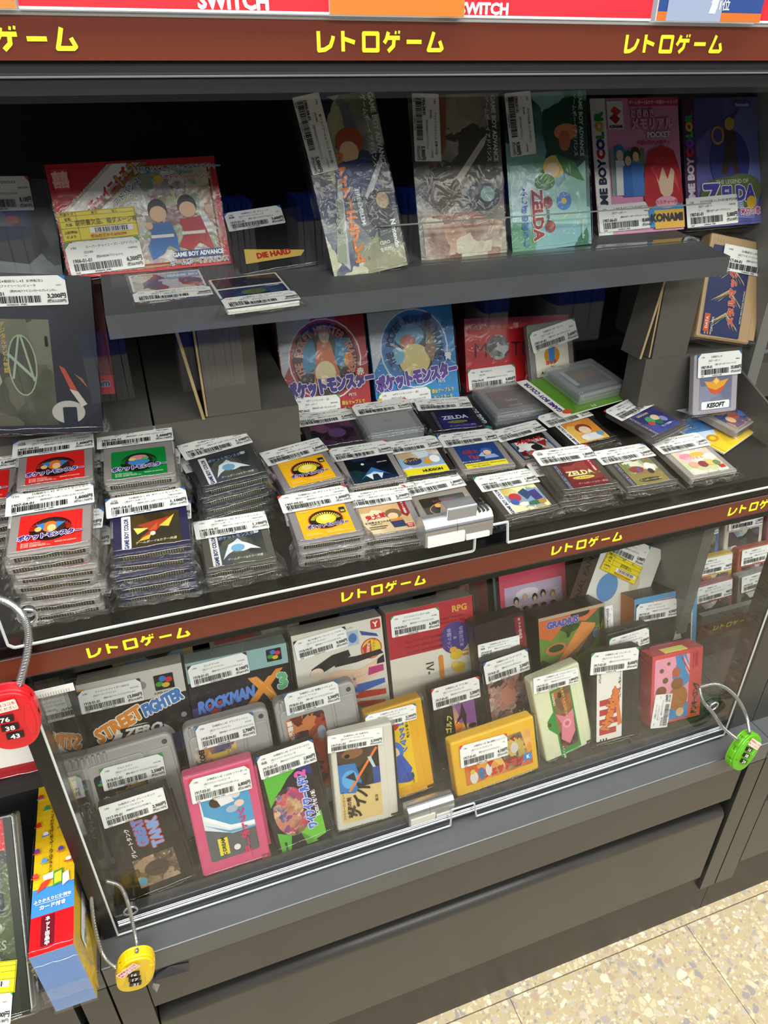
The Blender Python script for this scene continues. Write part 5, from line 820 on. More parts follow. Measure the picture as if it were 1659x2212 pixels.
lower_fc('golden yellow long cartridge with blue figure label, leaning behind the ivory one', (0.1994, 0.490, -0.6968), -2.6, 66, 109, '#e3a91c',
    [('r', -22, 6, 14, 92, '#e8c01e', 2), ('e', -10, 52, 13, 14, '#3a78c8'), ('e', -9, 50, 7, 9, '#eec8a4'), ('p', [(-16, 44), (0, 48), (10, 26), (2, 10), (-14, 14)], '#3356b0'), ('e', 4, 16, 7, 6, '#2d4a9e'), ('e', -4, 84, 6, 5, '#b8302c'), ('v', 'ロックマン', 4, 86, 8, '#3f6cc4', {'b': 0.07}), ('p', [(-20, 78), (-10, 84), (-8, 72), (-18, 68)], '#c23a34'), ('v', '史上最大の敵', 11, 88, 4, '#2a2a2a'), ('t', 'CAPCOM', 9, 14, 3.4, '#3a3a3a', {'rot': 90})],
    [((-5.1, 97.2, 59.0, 19.1, -4.2), fc('【※箱説なし※】ロックマン4', '1917-01-01', '91.12', 'アクション/―]', 3200, BLU))], 65, notch='#4a3a10')
lower_fc('black long cartridge with orange sunset and palm label between the yellow cartridges', (0.2819, 0.506, -0.7145), -2.4, 66, 115, '#1e1c1a',
    [('r', -22, 8, 22, 100, '#1a1716', 1), ('r', -8, 46, 20, 90, art(['#e39a2c', '#d8742c', '#eebf4a', '#7a4a8a'], 30)), ('p', [(-8, 62), (0, 74), (4, 90), (8, 72), (6, 50), (2, 70)], '#2a1c1c'), ('e', 14, 56, 5, 3, '#2a1c1c'), ('t', 'ゴルフ', -15, 66, 8, '#d8c65a', {'rot': 80, 'b': 0.04}), ('t', 'OPEN VANLY', -15, 34, 5, '#b8a43a', {'rot': 90})],
    [((-1.6, 104.1, 60.2, 27.1, -1.4), fc('【※箱説なし※】ダブル潜入', '1917-01-01', '90.02', 'アクション/―]', 3200, REDC))], 66)
lower_fc('golden yellow cartridge lying on its long side with orange hero label', (0.3050, 0.4694, -0.7016), -2.5, 106, 68, '#e8b41e',
    [('r', -40, 8, 46, 54, art(['#d8742c', '#e39a3a', '#c8502a', '#e8c06a'], 40), 1), ('p', [(12, 54), (34, 54), (40, 26), (30, 10), (14, 10), (6, 30)], art(['#2a2226', '#8a2a2a', '#4a4448', '#c8a84a'], 80)), ('p', [(18, 50), (24, 40), (30, 50), (25, 44)], '#d8b84a'), ('e', 24, 36, 5, 7, '#c8c2ba'), ('t', 'ジェットマン', 8, 17, 12, '#cf2f2c', {'out': '#2a1a1a', 'b': 0.07, 'sx': 0.72, 'rot': 3}), ('r', 34, 14, 45, 24, '#3f86c4', 1), ('t', 'K', 40, 19, 6, '#e6eef4', {'b': 0.05}),
     ('e', -30, 16, 5, 8, '#d8d4cc'), ('e', -20, 18, 4, 8, '#3f6f9e'), ('e', -11, 20, 4, 8, '#d8d4d2'), ('e', -31, 24, 3, 3, '#e0b83a'), ('p', [(-12, 30), (-4, 30), (-9, 22)], '#c02a2a')],
    [((-14.2, 46.5, 59.4, 28.2, -3.5), fc('【※箱説なし※】鳥人戦隊ジェットマン', '1917-01-01', '91.12', 'アクション/―]', 4100, REDC))], 67, True, 0.0165, notch='#4a3a10')
lower_fc('dark long cartridge with muscular reddish picture behind the cream and green one', (0.3506, 0.516, -0.7051), -2.9, 66, 118, '#2a2726',
    [('r', -26, 10, 24, 98, art(['#8a5a5a', '#b88a78', '#5a3f4a', '#c8a898', '#3a2f34'], 60, 1.0), 1), ('e', 0, 66, 10, 13, '#b87a66'), ('e', 6, 78, 5, 6, '#a86a58')], [((1.2, 104.8, 59.2, 28.5, 1.4), fc('【※箱説なし※】ラッキーゲリラ', '1919-01-01', '89.12', 'アクション/―]', 2300, BLU))], 68)
lower_fc('cream long cartridge with green-edged label and pink creature shape', (0.4067, 0.475, -0.7171), -7.9, 66, 126, '#dcdfba',
    [('p', [(-12, 104), (16, 104), (16, 16), (-12, 12), (-12, 44), (-22, 56), (-22, 66), (-12, 76)], '#1f8a34'), ('r', -10, 22, 14, 102, art(['#3a2f2a', '#7a4a3a', '#5a5a34', '#a8683a', '#2a2420'], 55)), ('p', [(-10, 72), (2, 64), (14, 70), (12, 40), (2, 26), (-8, 36), (-4, 56)], '#d8788a'), ('e', 3, 54, 6, 6, '#e89aa6'), ('e', 3, 54, 3, 3, '#c45a70'), ('v', 'ドラゴンスピリット', 4, 102, 4.6, '#d8a84a', {'b': 0.05}), ('e', -20, 61, 2.6, 2.6, '#6a2f22'), ('t', 'GRADIUS', -9, 92, 4, '#e8e8c0', {'rot': 90}), ('t', '40ポイント', -8, 18, 3.6, '#e6ecd8', {'rot': 90}), ('e', -25, 10, 2, 2, '#2a2a24')],
    [((-1.3, 116, 60.0, 20.4, -8.7), fc('【※箱説なし※】ドラゴンスピリット', '1917-01-01', '89.04', 'アクション/―]', 1800, '#e6e6e4'))], 69, T_=0.017)
lower_fc('black long cartridge with white panel, red bars and orange slanted lettering', (0.4683, 0.475, -0.7028), 2.6, 66, 120, '#262423',
    [('r', -28, 4, 8, 94, '#e6e2da', 1.5)] + [('r', -24, 12 + i * 13, 0 + (i % 2) * 4, 20 + i * 13, '#b52a30') for i in range(4)] + [('t', 'Nyankies', -10, 44, 17, '#d9742c', {'rot': 74, 'out': '#7a3a1c', 'b': 0.06, 'ob': 0.1, 'sx': 0.86}), ('p', [(2, 20), (8, 22), (4, 48), (-1, 74), (-4, 74), (0, 46)], '#d9742c'), ('v', 'ベースボーラーズ', 4, 92, 4.4, '#3a3434', {'b': 0.03}), ('t', 'ATLUS', -24, 88, 4, '#4a4646', {'rot': 90})],
    [((-4.4, 107.8, 66.7, 28, -4.4), fc('【※箱説なし※】ニャンキーズ', '1917-01-01', '91.11', 'アクション/―]', 8600, GRN))], 70)
lower_fc('black long cartridge with only its white sticker showing, behind the slanted-lettering one', (0.5080, 0.500, -0.7045), 0, 64, 124, '#232120', [('r', -24, 10, 22, 96, '#2a2622', 1)], [((0, 108, 58, 22, 2), fc('【※箱説なし※】オルファ', '1917-01-01', '86.10', 'アクション/―]', 5200, GRN))], 71)
o = boxed('pink-red game box with a yellow note on its top edge and a large brown patch', *(lambda q: (q[0], 18, 3.2, 76, q[1]))(settle((0.5586, 0.4748, -0.7108), 18, 102, [])), '#d24a4e', '#b83a44',
    [('r', -34, 4, 18, 90, '#e59ab0', 2), ('p', [(-4, 90), (12, 90), (18, 74), (18, 52), (4, 42), (-8, 62), (-2, 78)], '#3f8ac0'), ('p', [(-30, 20), (18, 24), (18, 4), (-30, 4)], '#2f86c0'), ('e', 2, 32, 15, 17, '#a86a34'), ('e', 0, 52, 9, 8, '#8a5428'), ('e', 6, 12, 6, 6, '#e0b080'), ('e', -2, 68, 6, 7, '#b8553a'), ('p', [(8, 90), (18, 72), (18, 60), (12, 70)], '#e8a8b4'), ('p', [(6, 88), (18, 66), (18, 63), (4, 88)], '#b83a50'), ('e', -24, 46, 8, 7, '#7a4a2c'), ('e', -24, 74, 3, 3, '#6a5a34'), ('e', -18, 60, 4, 4, '#6a5a34'), ('e', -14, 82, 2.4, 2.4, '#6a5a34'), ('t', 'ドンキーコング', 28, 26, 10, '#201c1c', {'rot': 86, 'b': 0.05, 'sx': 0.62}), ('r', 23, 68, 31, 92, '#c23a40', 3), ('t', 'Nintendo', 27, 80, 4.4, '#7a1c20', {'rot': 90})],
    (), 26, 72)
price_sticker(o, -23.2, 20, 45.6, 25.9, 81.9, fc('【※箱説なし※】ドンキー', '1917-01-01', '83.07', 'アクション/―]', 6500, '#e6e6e4'), y=-0.0018)
m = MB(); m.box(-0.018, 0.016, 0.002, 0.0135, 0.0945, 0.0955, mat('#e6e07a', 0.6)); m.build('sticky_note', o, label='pale yellow sticky note').location = (0, 0, 0.0005)
# cartridges standing on their side, second row
SNES4 = lambda x, z, k=1.0: [('r', x - 8 * k, z - 7 * k, x + 8 * k, z + 7 * k, '#1c1c1e', 1), ('e', x - 1 * k, z + 3 * k, 3 * k, 2.6 * k, '#2f78c4'), ('e', x + 4 * k, z + 1.4 * k, 3 * k, 2.4 * k, '#c83038'), ('e', x - 4 * k, z - 1.4 * k, 3.2 * k, 2.2 * k, '#3c9a3a'), ('e', x + 1 * k, z - 3 * k, 3.2 * k, 2.2 * k, '#d8b032')]
def lower_sfc(label, pos, spin, W, Hh, ops, tags, seed):
    pos, Hh, tags, dz = settle(pos, 18, Hh, tags); o = put('game_cartridge', label, 'game cartridge', pos, 18, spin); sfc_cart(o, W / 1e3, Hh / 1e3, shift(ops, dz), seed=seed)
    for r, d in tags: price_sticker(o, *r, d, y=-0.0022)
lower_sfc('light grey wide cartridge with dark label, behind the black one at the left', (-0.0787, 0.512, -0.7051), -2.5, 90, 132, [('r', -37, 14, 12, 108, '#1d1c1e', 4)] + SNES4(-29, 99, 0.75) + [('v', 'ウルトラマン', -30, 80, 7, '#e8e8e6', {'b': 0.05}), ('e', -4, 90, 8, 6, '#d8b23a'), ('r', -20, 60, 10, 96, art(['#2a2420', '#a8862a', '#1d1c1e'], 60))], [((1.1, 102.0, 61.1, 25.5, -2.5), sf('ウルトラマン', '1918-01-01', '91.04', 'アクション/', 2500, GRN, 'SHVCUM'))], 81)
lower_sfc('light grey wide cartridge with golden-haired portrait label behind the pink one', (0.0175, 0.509, -0.7003), -0.4, 89, 132, [('r', -37, 14, 6, 108, art(['#d8b44a', '#e8cc84', '#b88a3a', '#4a4a7a', '#efe0b8'], 45, 0.8), 4), ('t', 'KOEI', -30, 96, 7, '#2a2420', {'rot': 90, 'b': 0.06}), ('e', -12, 84, 7, 9, '#ecd0a8'), ('p', [(-22, 96), (-4, 96), (-6, 76), (-18, 76)], '#dcc05a')], [((-1.6, 119, 59.9, 27.5, -0.2), sf('【※箱説なし※】ブランディッシュ', '1918-04-01', '94.06', 'ロールプレイング/', 2700, BLU, 'SHVCQF'))], 82)
lower_sfc('light grey wide cartridge with dark red battle label behind the black and lime one', (0.1185, 0.510, -0.6967), -2.2, 91, 132, [('r', -37, 14, 6, 110, art(['#8a2f26', '#b8482f', '#4a1c1a', '#2a2a3a', '#c87a4a'], 50, 1.0), 4), ('v', '悪魔城ドラキュラ', -33, 104, 6, '#efe6dc', {'b': 0.05}), ('e', 0, 84, 5, 8, '#9aa8b8')], [((-3.8, 127.5, 59.6, 25.4, -1.2), sf('【※箱説なし※】悪魔城ドラキュラ', '1918-01-01', '91.10', 'アクション/', 2300, BLU, 'SHVCAD'))], 83)
# tall boxes, third row
def lower_box(label, pos, spin, W, Hh, front, side, ops, tags, seed, depth=24, sides=None, zf=-0.702):
    pos, H2, tags, dz = settle(pos, 18, Hh, tags, zf); o = put('game_box', label, 'game box', pos, 18, spin); game_box(o, W / 1e3, H2 / 1e3, depth / 1e3, front, side, shift(ops, dz), seed=seed, sides=sides)
    for r, d in tags: price_sticker(o, *r, d, y=-0.0018)
    return o
PAPER = art(['#b9b4a8', '#c8c2b6', '#a39d92'], 20)
lower_box('worn black and white game box with orange and blue brush lettering, top left', (-0.0757, 0.545, -0.7252), 0.8, 113, 200, '#1e1d21', PAPER,
    [('r', -56.5, 167, 56.5, 200, '#c9c4bc'), ('e', 12, 184, 6, 5, '#8f8a86'), ('e', 2, 178, 5, 4, '#a39d98')] + SNES4(36, 183, 1.25) + [('t', 'SUPER FAMICOM', 36, 171.5, 3.2, '#2a2a2a'), ('e', -46, 186, 8, 9, '#d8a83a'), ('e', -46, 186, 5, 6, '#e8e4dc'), ('e', 4, 120, 34, 22, '#dcd8d2'), ('e', 4, 120, 29, 18, '#1e1d21'), ('t', 'STREET', -17, 147, 21, '#e08a34', {'out': '#f0ead8', 'rot': 22, 'b': 0.06, 'ob': 0.11, 'sx': 0.74, 'sh': 0.15}), ('t', 'FIGHTER', 30, 161, 19, '#3f78c0', {'out': '#f0ead8', 'rot': 16, 'b': 0.06, 'ob': 0.11, 'sx': 0.58, 'sh': 0.15}), ('r', -16, 128, 28, 141, '#17171a'), ('t', 'ZERO', 6, 134.5, 13, '#eeeae4', {'b': 0.06, 'sx': 1.15, 'sh': 0.25}), ('e', 50, 141, 3, 3, '#8a8a8a'), ('r', -56.5, 100, 56.5, 122, '#2a3f78'), ('p', [(-30, 118), (-20, 140), (-14, 136), (-24, 112)], '#eeeae4')],
    [((-17.9, 180.6, 61.9, 25.6, 0.3), sf('ストリートファイターZERO2', '1918-01-01', '96.12', 'アクション/', 13000, '#3c3c40', 'SHVCAUZJ'))], 84, 26)
lower_box('teal-topped black game box with blue italic lettering and big 3', (0.0375, 0.544, -0.7301), 1.3, 110, 200, '#1b1a22', art(['#8fa8a6', '#9ab4b0', '#7f9894'], 16),
    [('r', -55, 176, 55, 200, '#8fb3b2')] + SNES4(40, 189, 1.05) + [('r', -55, 100, 55, 146, art(['#2a2444', '#3a2f6a', '#5a3a86', '#1c1a2a'], 20)), ('p', [(-46, 146), (-20, 150), (-28, 130)], '#c23038'), ('p', [(8, 168), (18, 168), (26, 158), (40, 172), (48, 172), (32, 154), (40, 134), (30, 134), (24, 148), (10, 132), (-4, 128), (18, 153)], '#d98a3a'), ('p', [(12, 166), (17, 166), (26, 155), (40, 136), (34, 136), (22, 153)], '#e9c27a'), ('t', 'ROCKMAN', -19, 149, 19, '#5f86d0', {'out': '#20264a', 'b': 0.06, 'ob': 0.1, 'sx': 0.66, 'sh': 0.28, 'rot': 6}), ('t', 'X', 22, 153, 34, '#d9903a', {'b': 0.05, 'sh': 0.1}), ('t', '3', 45, 157, 25, '#5fae7a', {'out': '#c8d4d8', 'b': 0.06, 'ob': 0.09}), ('p', [(-2, 132), (14, 128), (20, 112), (6, 104), (0, 118)], '#b8d8e4'), ('e', 4, 124, 8, 5, '#3f8ac0')],
    [((-20.9, 186.0, 63.7, 25.1, 2.6), sf('ロックマンX3', '1918-01-01', '95.12', 'アクション/', 8100, '#3c3c40', 'SHVCAR3J'))], 85, 26)
lower_box('cream game box with long-legged figures drawn sideways and round red-yellow badge', (0.1569, 0.554, -0.7336), 0.4, 108, 200, '#d9d5c9', art(['#a8a498', '#bab6aa', '#98948a'], 16),
    [('r', 40, 186, 52, 198, '#c23038', 2), ('t', 'Y', 46, 192, 9, '#f0ece4', {'b': 0.05}), ('p', [(26, 188), (46, 180), (48, 176), (28, 182)], '#3a4f90'), ('r', 10, 172, 24, 190, '#a8bad0'), ('e', 17, 181, 5, 6, '#4a74b0'), ('e', 38, 163, 13, 13, '#c84a34'), ('e', 38, 163, 11.5, 11.5, '#e0c83a'), ('p', [(27, 166), (38, 174), (38, 152), (28, 158)], '#c03a34'), ('t', 'オリジナル', 41, 165, 4, '#b0302c', {'rot': 80}), ('t', '初回限定', 34, 163, 4, '#f2e6c0', {'rot': 80}),
     ('p', [(-36, 154), (-10, 166), (10, 168), (12, 160), (-20, 148), (-34, 146)], '#2a2426'), ('e', -30, 148, 8, 6, '#e8cfb6'), ('p', [(-10, 160), (20, 158), (48, 160), (52, 154), (18, 150), (-8, 150)], '#232028'), ('p', [(-30, 138), (-6, 146), (20, 140), (46, 148), (50, 143), (18, 132), (-10, 132)], '#e6c2a8'), ('p', [(44, 148), (52, 152), (52, 142), (42, 142)], '#2d2a34'), ('p', [(-26, 128), (0, 134), (10, 126), (-6, 118), (-24, 120)], '#4a3a34'), ('p', [(-16, 124), (10, 130), (46, 136), (48, 130), (10, 120), (-14, 116)], '#e8c4aa'), ('p', [(32, 140), (50, 140), (50, 132), (30, 130)], '#b83a78'), ('p', [(-8, 116), (14, 122), (50, 122), (50, 116), (12, 110)], '#3f62b0'), ('p', [(-8, 106), (20, 112), (50, 108), (50, 101), (20, 103)], '#c8402f'), ('p', [(-4, 98), (16, 100), (48, 94), (48, 88), (14, 92)], '#cf4a34'), ('e', -4, 128, 6, 5, '#d888a8')],
    [((-20.7, 183.8, 62.1, 24.2, 4.3), sf('美少女戦士セーラームーン アナザーストーリー', '1918-04-01', '95.09', 'ロールプレ', 9000, '#3c3c40', 'SHVCAALJ'))], 86, 26)
lower_box('red over cream game box with purple round badge and small yellow chick shapes', (0.2723, 0.557, -0.7361), 0.9, 112, 200, '#ded8ca', art(['#8f8b82', '#a19d94', '#837f77'], 14),
    [('r', -56, 140, 56, 200, '#b02c38'), ('t', 'RPG', 38, 188, 11, '#d0a23a', {'b': 0.04}), ('t', 'つき', 49, 160, 7, '#e0d4d0', {'rot': -90}), ('e', 30, 150, 20, 21, '#4f3f86'), ('t', '特製マップ', 22, 150, 6.4, '#a99fd0', {'rot': -90, 'sx': 0.85}), ('t', '&', 30, 150, 6, '#a99fd0', {'rot': -90}), ('t', '特製攻略本', 38, 150, 6.4, '#a99fd0', {'rot': -90, 'sx': 0.85})] + [('t', 'ファンタジーのはじまりの物語', -10, 158 - i * 7, 4, '#7a1c28', {'sx': 0.9}) for i in range(3)] + [('t', 'かんたんにたのしめる', 26, 178 - 5 * i, 3.6, '#7a1c28', {}) for i in range(2)] + [('t', 'Ⅳ-', -6, 118, 13, '#2c3440', {'rot': -90}), ('r', 6, 100, 12, 132, '#d9883a', 3), ('e', 30, 128, 8, 7, '#e6be3a'), ('e', 26, 135, 5, 4, '#e0a83a'), ('r', 38, 124, 46, 127, '#c8862a'), ('r', 38, 130, 46, 132, '#c8862a'), ('e', 32, 110, 8, 7, '#e6be3a'), ('e', 27, 114, 5, 5, '#e8c85a')],
    [((-20.2, 181.8, 61.9, 27.0, -0.8), sf('ファイナルファンタジーUSA', '1918-04-01', '93.09', 'ロールプレ', 6300, GRN, 'SHVCMQ'))], 87, 26)
gr = lower_box('thick plastic-cased game with an orange jet aircraft on green, behind the cream one', (0.4498, 0.538, -0.6966), 0.1, 94, 130, art(['#2f4a28', '#4a6a34', '#243a22', '#6a8a3a'], 25, 0.8), '#1d1b1a',
    [('p', [(-47, 130), (47, 130), (20, 112), (-8, 118), (-30, 96), (-47, 104)], '#c86a3a'), ('e', 12, 124, 14, 5, '#3a2a24'), ('p', [(-30, 56), (14, 112), (34, 106), (30, 96), (10, 82)], '#d98a4a'), ('p', [(-26, 56), (26, 94), (22, 80), (6, 66)], '#8a6a4a'), ('p', [(2, 66), (32, 100), (40, 98), (28, 76)], '#4a4844'), ('e', 34, 92, 5, 7, '#6a8a9a'), ('e', -24, 84, 15, 8, '#c8744a'), ('e', -24, 85, 11, 5, '#3a4a28'), ('p', [(38, 96), (45, 110), (46, 84)], '#b8a83a'), ('t', 'GRADIUS', -14, 118, 12, '#4a4fa0', {'out': '#c8c4d8', 'b': 0.06, 'ob': 0.09, 'sx': 0.9, 'sh': 0.1}), ('r', -47, 126, 47, 130, '#b0a08a'), ('bar', 40, 82, 46.5, 124, 5)], [], 88, 34)
price_sticker(gr, 53.6, 107, 47, 11, -90, fc('', '1917-01-01', '86.04', 'シューティング/', 4800, '#e6e6e4'))
lower_box('thick plastic-cased game with light blue frame and orange spine at the back right', (0.5923, 0.540, -0.7086), 2.2, 100, 130, '#2b2a2c', '#232122',
    [('r', -50, 20, 50, 130, '#5f9fcb', 2), ('r', -42, 20, 43, 114, '#e6ece8', 3), ('r', -40, 20, 41, 112, '#3a3836', 3), ('r', 16, 80, 40, 111, '#8a7a6e'), ('t', 'DISK DRIVE', -6, 120, 7, '#c23a34', {'out': '#e8e8e6', 'b': 0.04}), ('r', -40, 20, 41, 60, '#23262e'), ('p', [(12, 60), (20, 84), (26, 60)], '#c8bfae')],
    [((-15.4, 108.8, 65.4, 25.5, -1.9), fc('スターソルジャー', '1917-01-01', '86.06', 'アクション/―', 4500, '#3c3c40'))], 89, 40, sides=[ink('#232122'), ink('#c8743a'), ink('#232122'), ink('#3a3632'), ink('#232122')])
lower_box('dark red wrapped game with a maroon corner strip, sticker half hidden', (0.3560, 0.545, -0.6697), -2.5, 66, 116, '#2a2022', '#1f1a1a', [('r', -33, 70, 33, 88, '#8a2430'), ('r', 20, 74, 32, 112, '#7a1a2a'), ('v', 'ネット出品中', 26, 108, 4.6, '#d8c4c4')], [((-4.7, 80, 56, 20, -3.1), fc('【※箱説なし※】サターン', '1919-01-01', '88.11', 'アクション/', 3200, '#e6e6e4', mark=True))], 90)
# fourth row, against the back
m = MB(); o = put('display_divider', 'dark grey plastic divider board standing behind the tall boxes', 'divider', (0.4160, 0.590, -0.7045), 14, 0)
m = MB(); m.slab(rrect(-0.071, -0.008, 0, 0.113, 0.002), 0, 0.003, mat('#4c4d50', 0.45)); m.slab(rrect(0.004, 0.139, 0, 0.106, 0.002), 0, 0.003, mat('#4c4d50', 0.45)); m.slab(rrect(-0.071, 0.139, 0, 0.07, 0), 0.0031, 0.005, mat('#4c4d50', 0.45)); m.build('divider_plate', o)
lower_box('pink-framed game box with five figures on a pale lilac picture, back row', (0.4594, 0.6409, -0.7374), 0.2, 104, 165, '#cf5168', '#7a3a44', [('r', -45, 60, 45, 138, '#bda9c4'), ('r', -45, 60, 45, 100, '#bdb072'), ('e', -10, 124, 18, 8, '#d8d0dc'), ('e', -36, 106, 10, 6, '#d8d0dc'), ('e', 34, 118, 10, 6, '#d0c6d6')] + [q for i, x in enumerate((-28, -14, 1, 14, 29)) for q in (('e', x, 116 + (i % 2) * 3, 4.2, 6, ['#2c2422', '#c9a0a0', '#23201f', '#23201f', '#a8744a'][i]), ('e', x, 114 + (i % 2) * 3, 2.8, 3.8, '#dcb99a'), ('p', [(x - 5, 108), (x + 5, 108), (x + 4, 84), (x - 4, 84)], '#d2aa88'), ('e', x, 103, 5, 3, '#2a2628'), ('p', [(x - 6, 92), (x + 6, 92), (x, 82)], '#2a2628'))], [], 91, 20)
ffo = lower_box('white game box tilted to the right with brown lettered spine, back right corner', (0.519, 0.592, -0.640), 25, 96, 128, '#dcdad2', '#7a6a5c', [('e', -20, 60, 16, 20, '#5f8fc4'), ('e', 20, 74, 8, 12, '#c8b8a0')], [], 92, 30, sides=[ink('#6a5a4c'), ink('#6f6156'), ink('#8a8478'), ink('#d8d6ce'), ink('#8a8478')], zf=-0.640)
price_sticker(ffo, -8, 116, 62, 30, -6, fc('ファイナルファンタジー', '1917-04-01', '87.12', 'ロールプレ', 5000, GRN)); defect_sticker(ffo, -10, 90, 62, 26, -8, '説明書なし', '税込価格から10%OFF')
m = MB(); m.text('FINAL FANTASY', 0, 0, 0.014, 0, mat('#3a2f28', 0.6), 90, 0.02, 1.0); q = m.build('spine_print', ffo); q.rotation_euler = (0, 0, -math.pi / 2); q.location = (-0.0483, 0.015, 0.075)
lower_box('dark box with a round blue blob, back row beside the tilted white box', (0.502, 0.660, -0.690), 2, 80, 165, '#4a4038', '#3a342e', [('r', -40, 120, 40, 165, art(['#8a9a4a', '#6a7a3a', '#c8a84a', '#8a5a6a'], 20)), ('e', -6, 138, 17, 15, '#3f4a9a'), ('p', [(-22, 126), (12, 124), (10, 118), (-20, 120)], '#a84a3a')], [], 93, 20)
lower_box('teal and orange box half hidden behind the pink-framed one', (0.452, 0.668, -0.690), 0, 96, 160, '#5a7a78', '#3a4a48', [('e', 32, 140, 16, 18, '#d8983a'), ('v', '出品', 40, 96, 6, '#3a4a48')], [], 94, 16)
lower_box('brown box with yellow lump picture left of the pink-framed one', (0.352, 0.655, -0.690), 0, 74, 165, '#4a3a34', '#2f2724', [('r', -37, 110, 10, 165, art(['#9a9a9a', '#c8c8c6', '#6a6a6a', '#e0e0de'], 40)), ('e', -8, 128, 18, 14, '#a8843a'), ('r', 24, 60, 34, 160, '#5a2a2c'), ('r', -30, 70, 10, 112, art(['#6a3f34', '#8a5a4a', '#4a2f2a'], 30))], [], 95, 16)
lower_box('dark blue picture box with only its white top sticker visible, behind the cream box', (0.230, 0.650, -0.690), 0, 100, 166, '#2c3a66', '#2a2a2e', [('r', 0, 130, 40, 160, art(['#3a4a8a', '#8a4a3a', '#c8b8a0', '#2a2a3a'], 40))], [((-18, 142, 62, 26, 0), sf('', '1917-01-01', '95.03', 'ロールプレ', 10000, '#3c3c40'))], 96, 18)
lower_box('dark picture box peeping above the worn black and white box', (-0.048, 0.640, -0.690), 0, 90, 178, '#b8a868', '#b8a868', [('r', -32, 20, 34, 175, art(['#1c2420', '#4a5a6a', '#6a6a3a', '#2a2a20', '#8a9aa8'], 22))], [], 97, 16)
lower_box('pale worn box standing behind the teal-topped box', (0.072, 0.645, -0.690), 0, 110, 172, '#a09c92', '#8f8b82', [('r', -50, 110, 48, 168, art(['#8f9a94', '#b8b4aa', '#7a7f7c', '#a85a5a'], 30))], [], 98, 16)

# ---------------------------------------------------------------- door locks
def door_lock(label, x0, x1, z, knob=True):
    o = thing('showcase_lock', label, 'lock', ((x0 + x1) / 2, 0.4405, z)); w = (x1 - x0) / 2; n = 18
    prof = [(math.cos(a) * 0.0095, math.sin(a) * 0.0085) for a in [math.radians(-8 + 196 * i / n) for i in range(n + 1)]]
    def half(name, a, b):
        m = MB(); vs = []; k = len(prof)
        base = [(0.0095, -0.0135)]; loop = [(-0.0095, -0.0135)] + [(-p[0], p[1]) for p in prof] + base
        k = len(loop); vs = [(a, y, zz) for y, zz in loop] + [(b, y, zz) for y, zz in loop]
        m.add(vs, [(i, i + k, (i + 1) % k + k, (i + 1) % k) for i in range(k)] + [tuple(range(k)), tuple(range(2 * k - 1, k - 1, -1))], SILVER); return m.build(name, o)
    half('lock_body', -w, -0.0022); half('lock_cylinder', -0.0018, w)
    m = MB(); m.slab(rrect(-w + 0.002, w * 0.15, -0.0135, -0.004, 0.0005), -0.0104, -0.0094, mat('#e9e4d8', 0.35)); m.slab(rrect(w * 0.2, w - 0.003, -0.0135, -0.009, 0.0005), -0.0104, -0.0094, mat('#e2e2dc', 0.3)); m.build('face_plate', o, label='pale face plate')
    if knob:
        m = MB(); m.slab(rrect(-0.010, 0.016, 0.002, 0.0165, 0.001), -0.0065, 0.008, SILVER, 0.0012); m.build('knob', o)
        m = MB(); m.poly([(-0.0095, 0.0035), (0.0155, 0.0035), (0.0155, 0.0155), (-0.0095, 0.0155)], -0.0067, mat('#b9bbbd', 0.35, 0.7)); m.build('knob_face', o)
        m = MB()
        for i in range(3): m.box(0.0185 + i * 0.0035, 0.0198 + i * 0.0035, -0.006, 0.004, 0.0078, 0.0092, mat('#2c2c2e', 0.5))
        m.build('keyed_slots', o)
    return o
door_lock('silver lock on the notched lower edge of the upper pane', 0.1860, 0.2450, -0.3085)
door_lock('silver lock seen through the pane at the bottom of the lower case', 0.1845, 0.2380, -0.6850, False).location.y = 0.4572

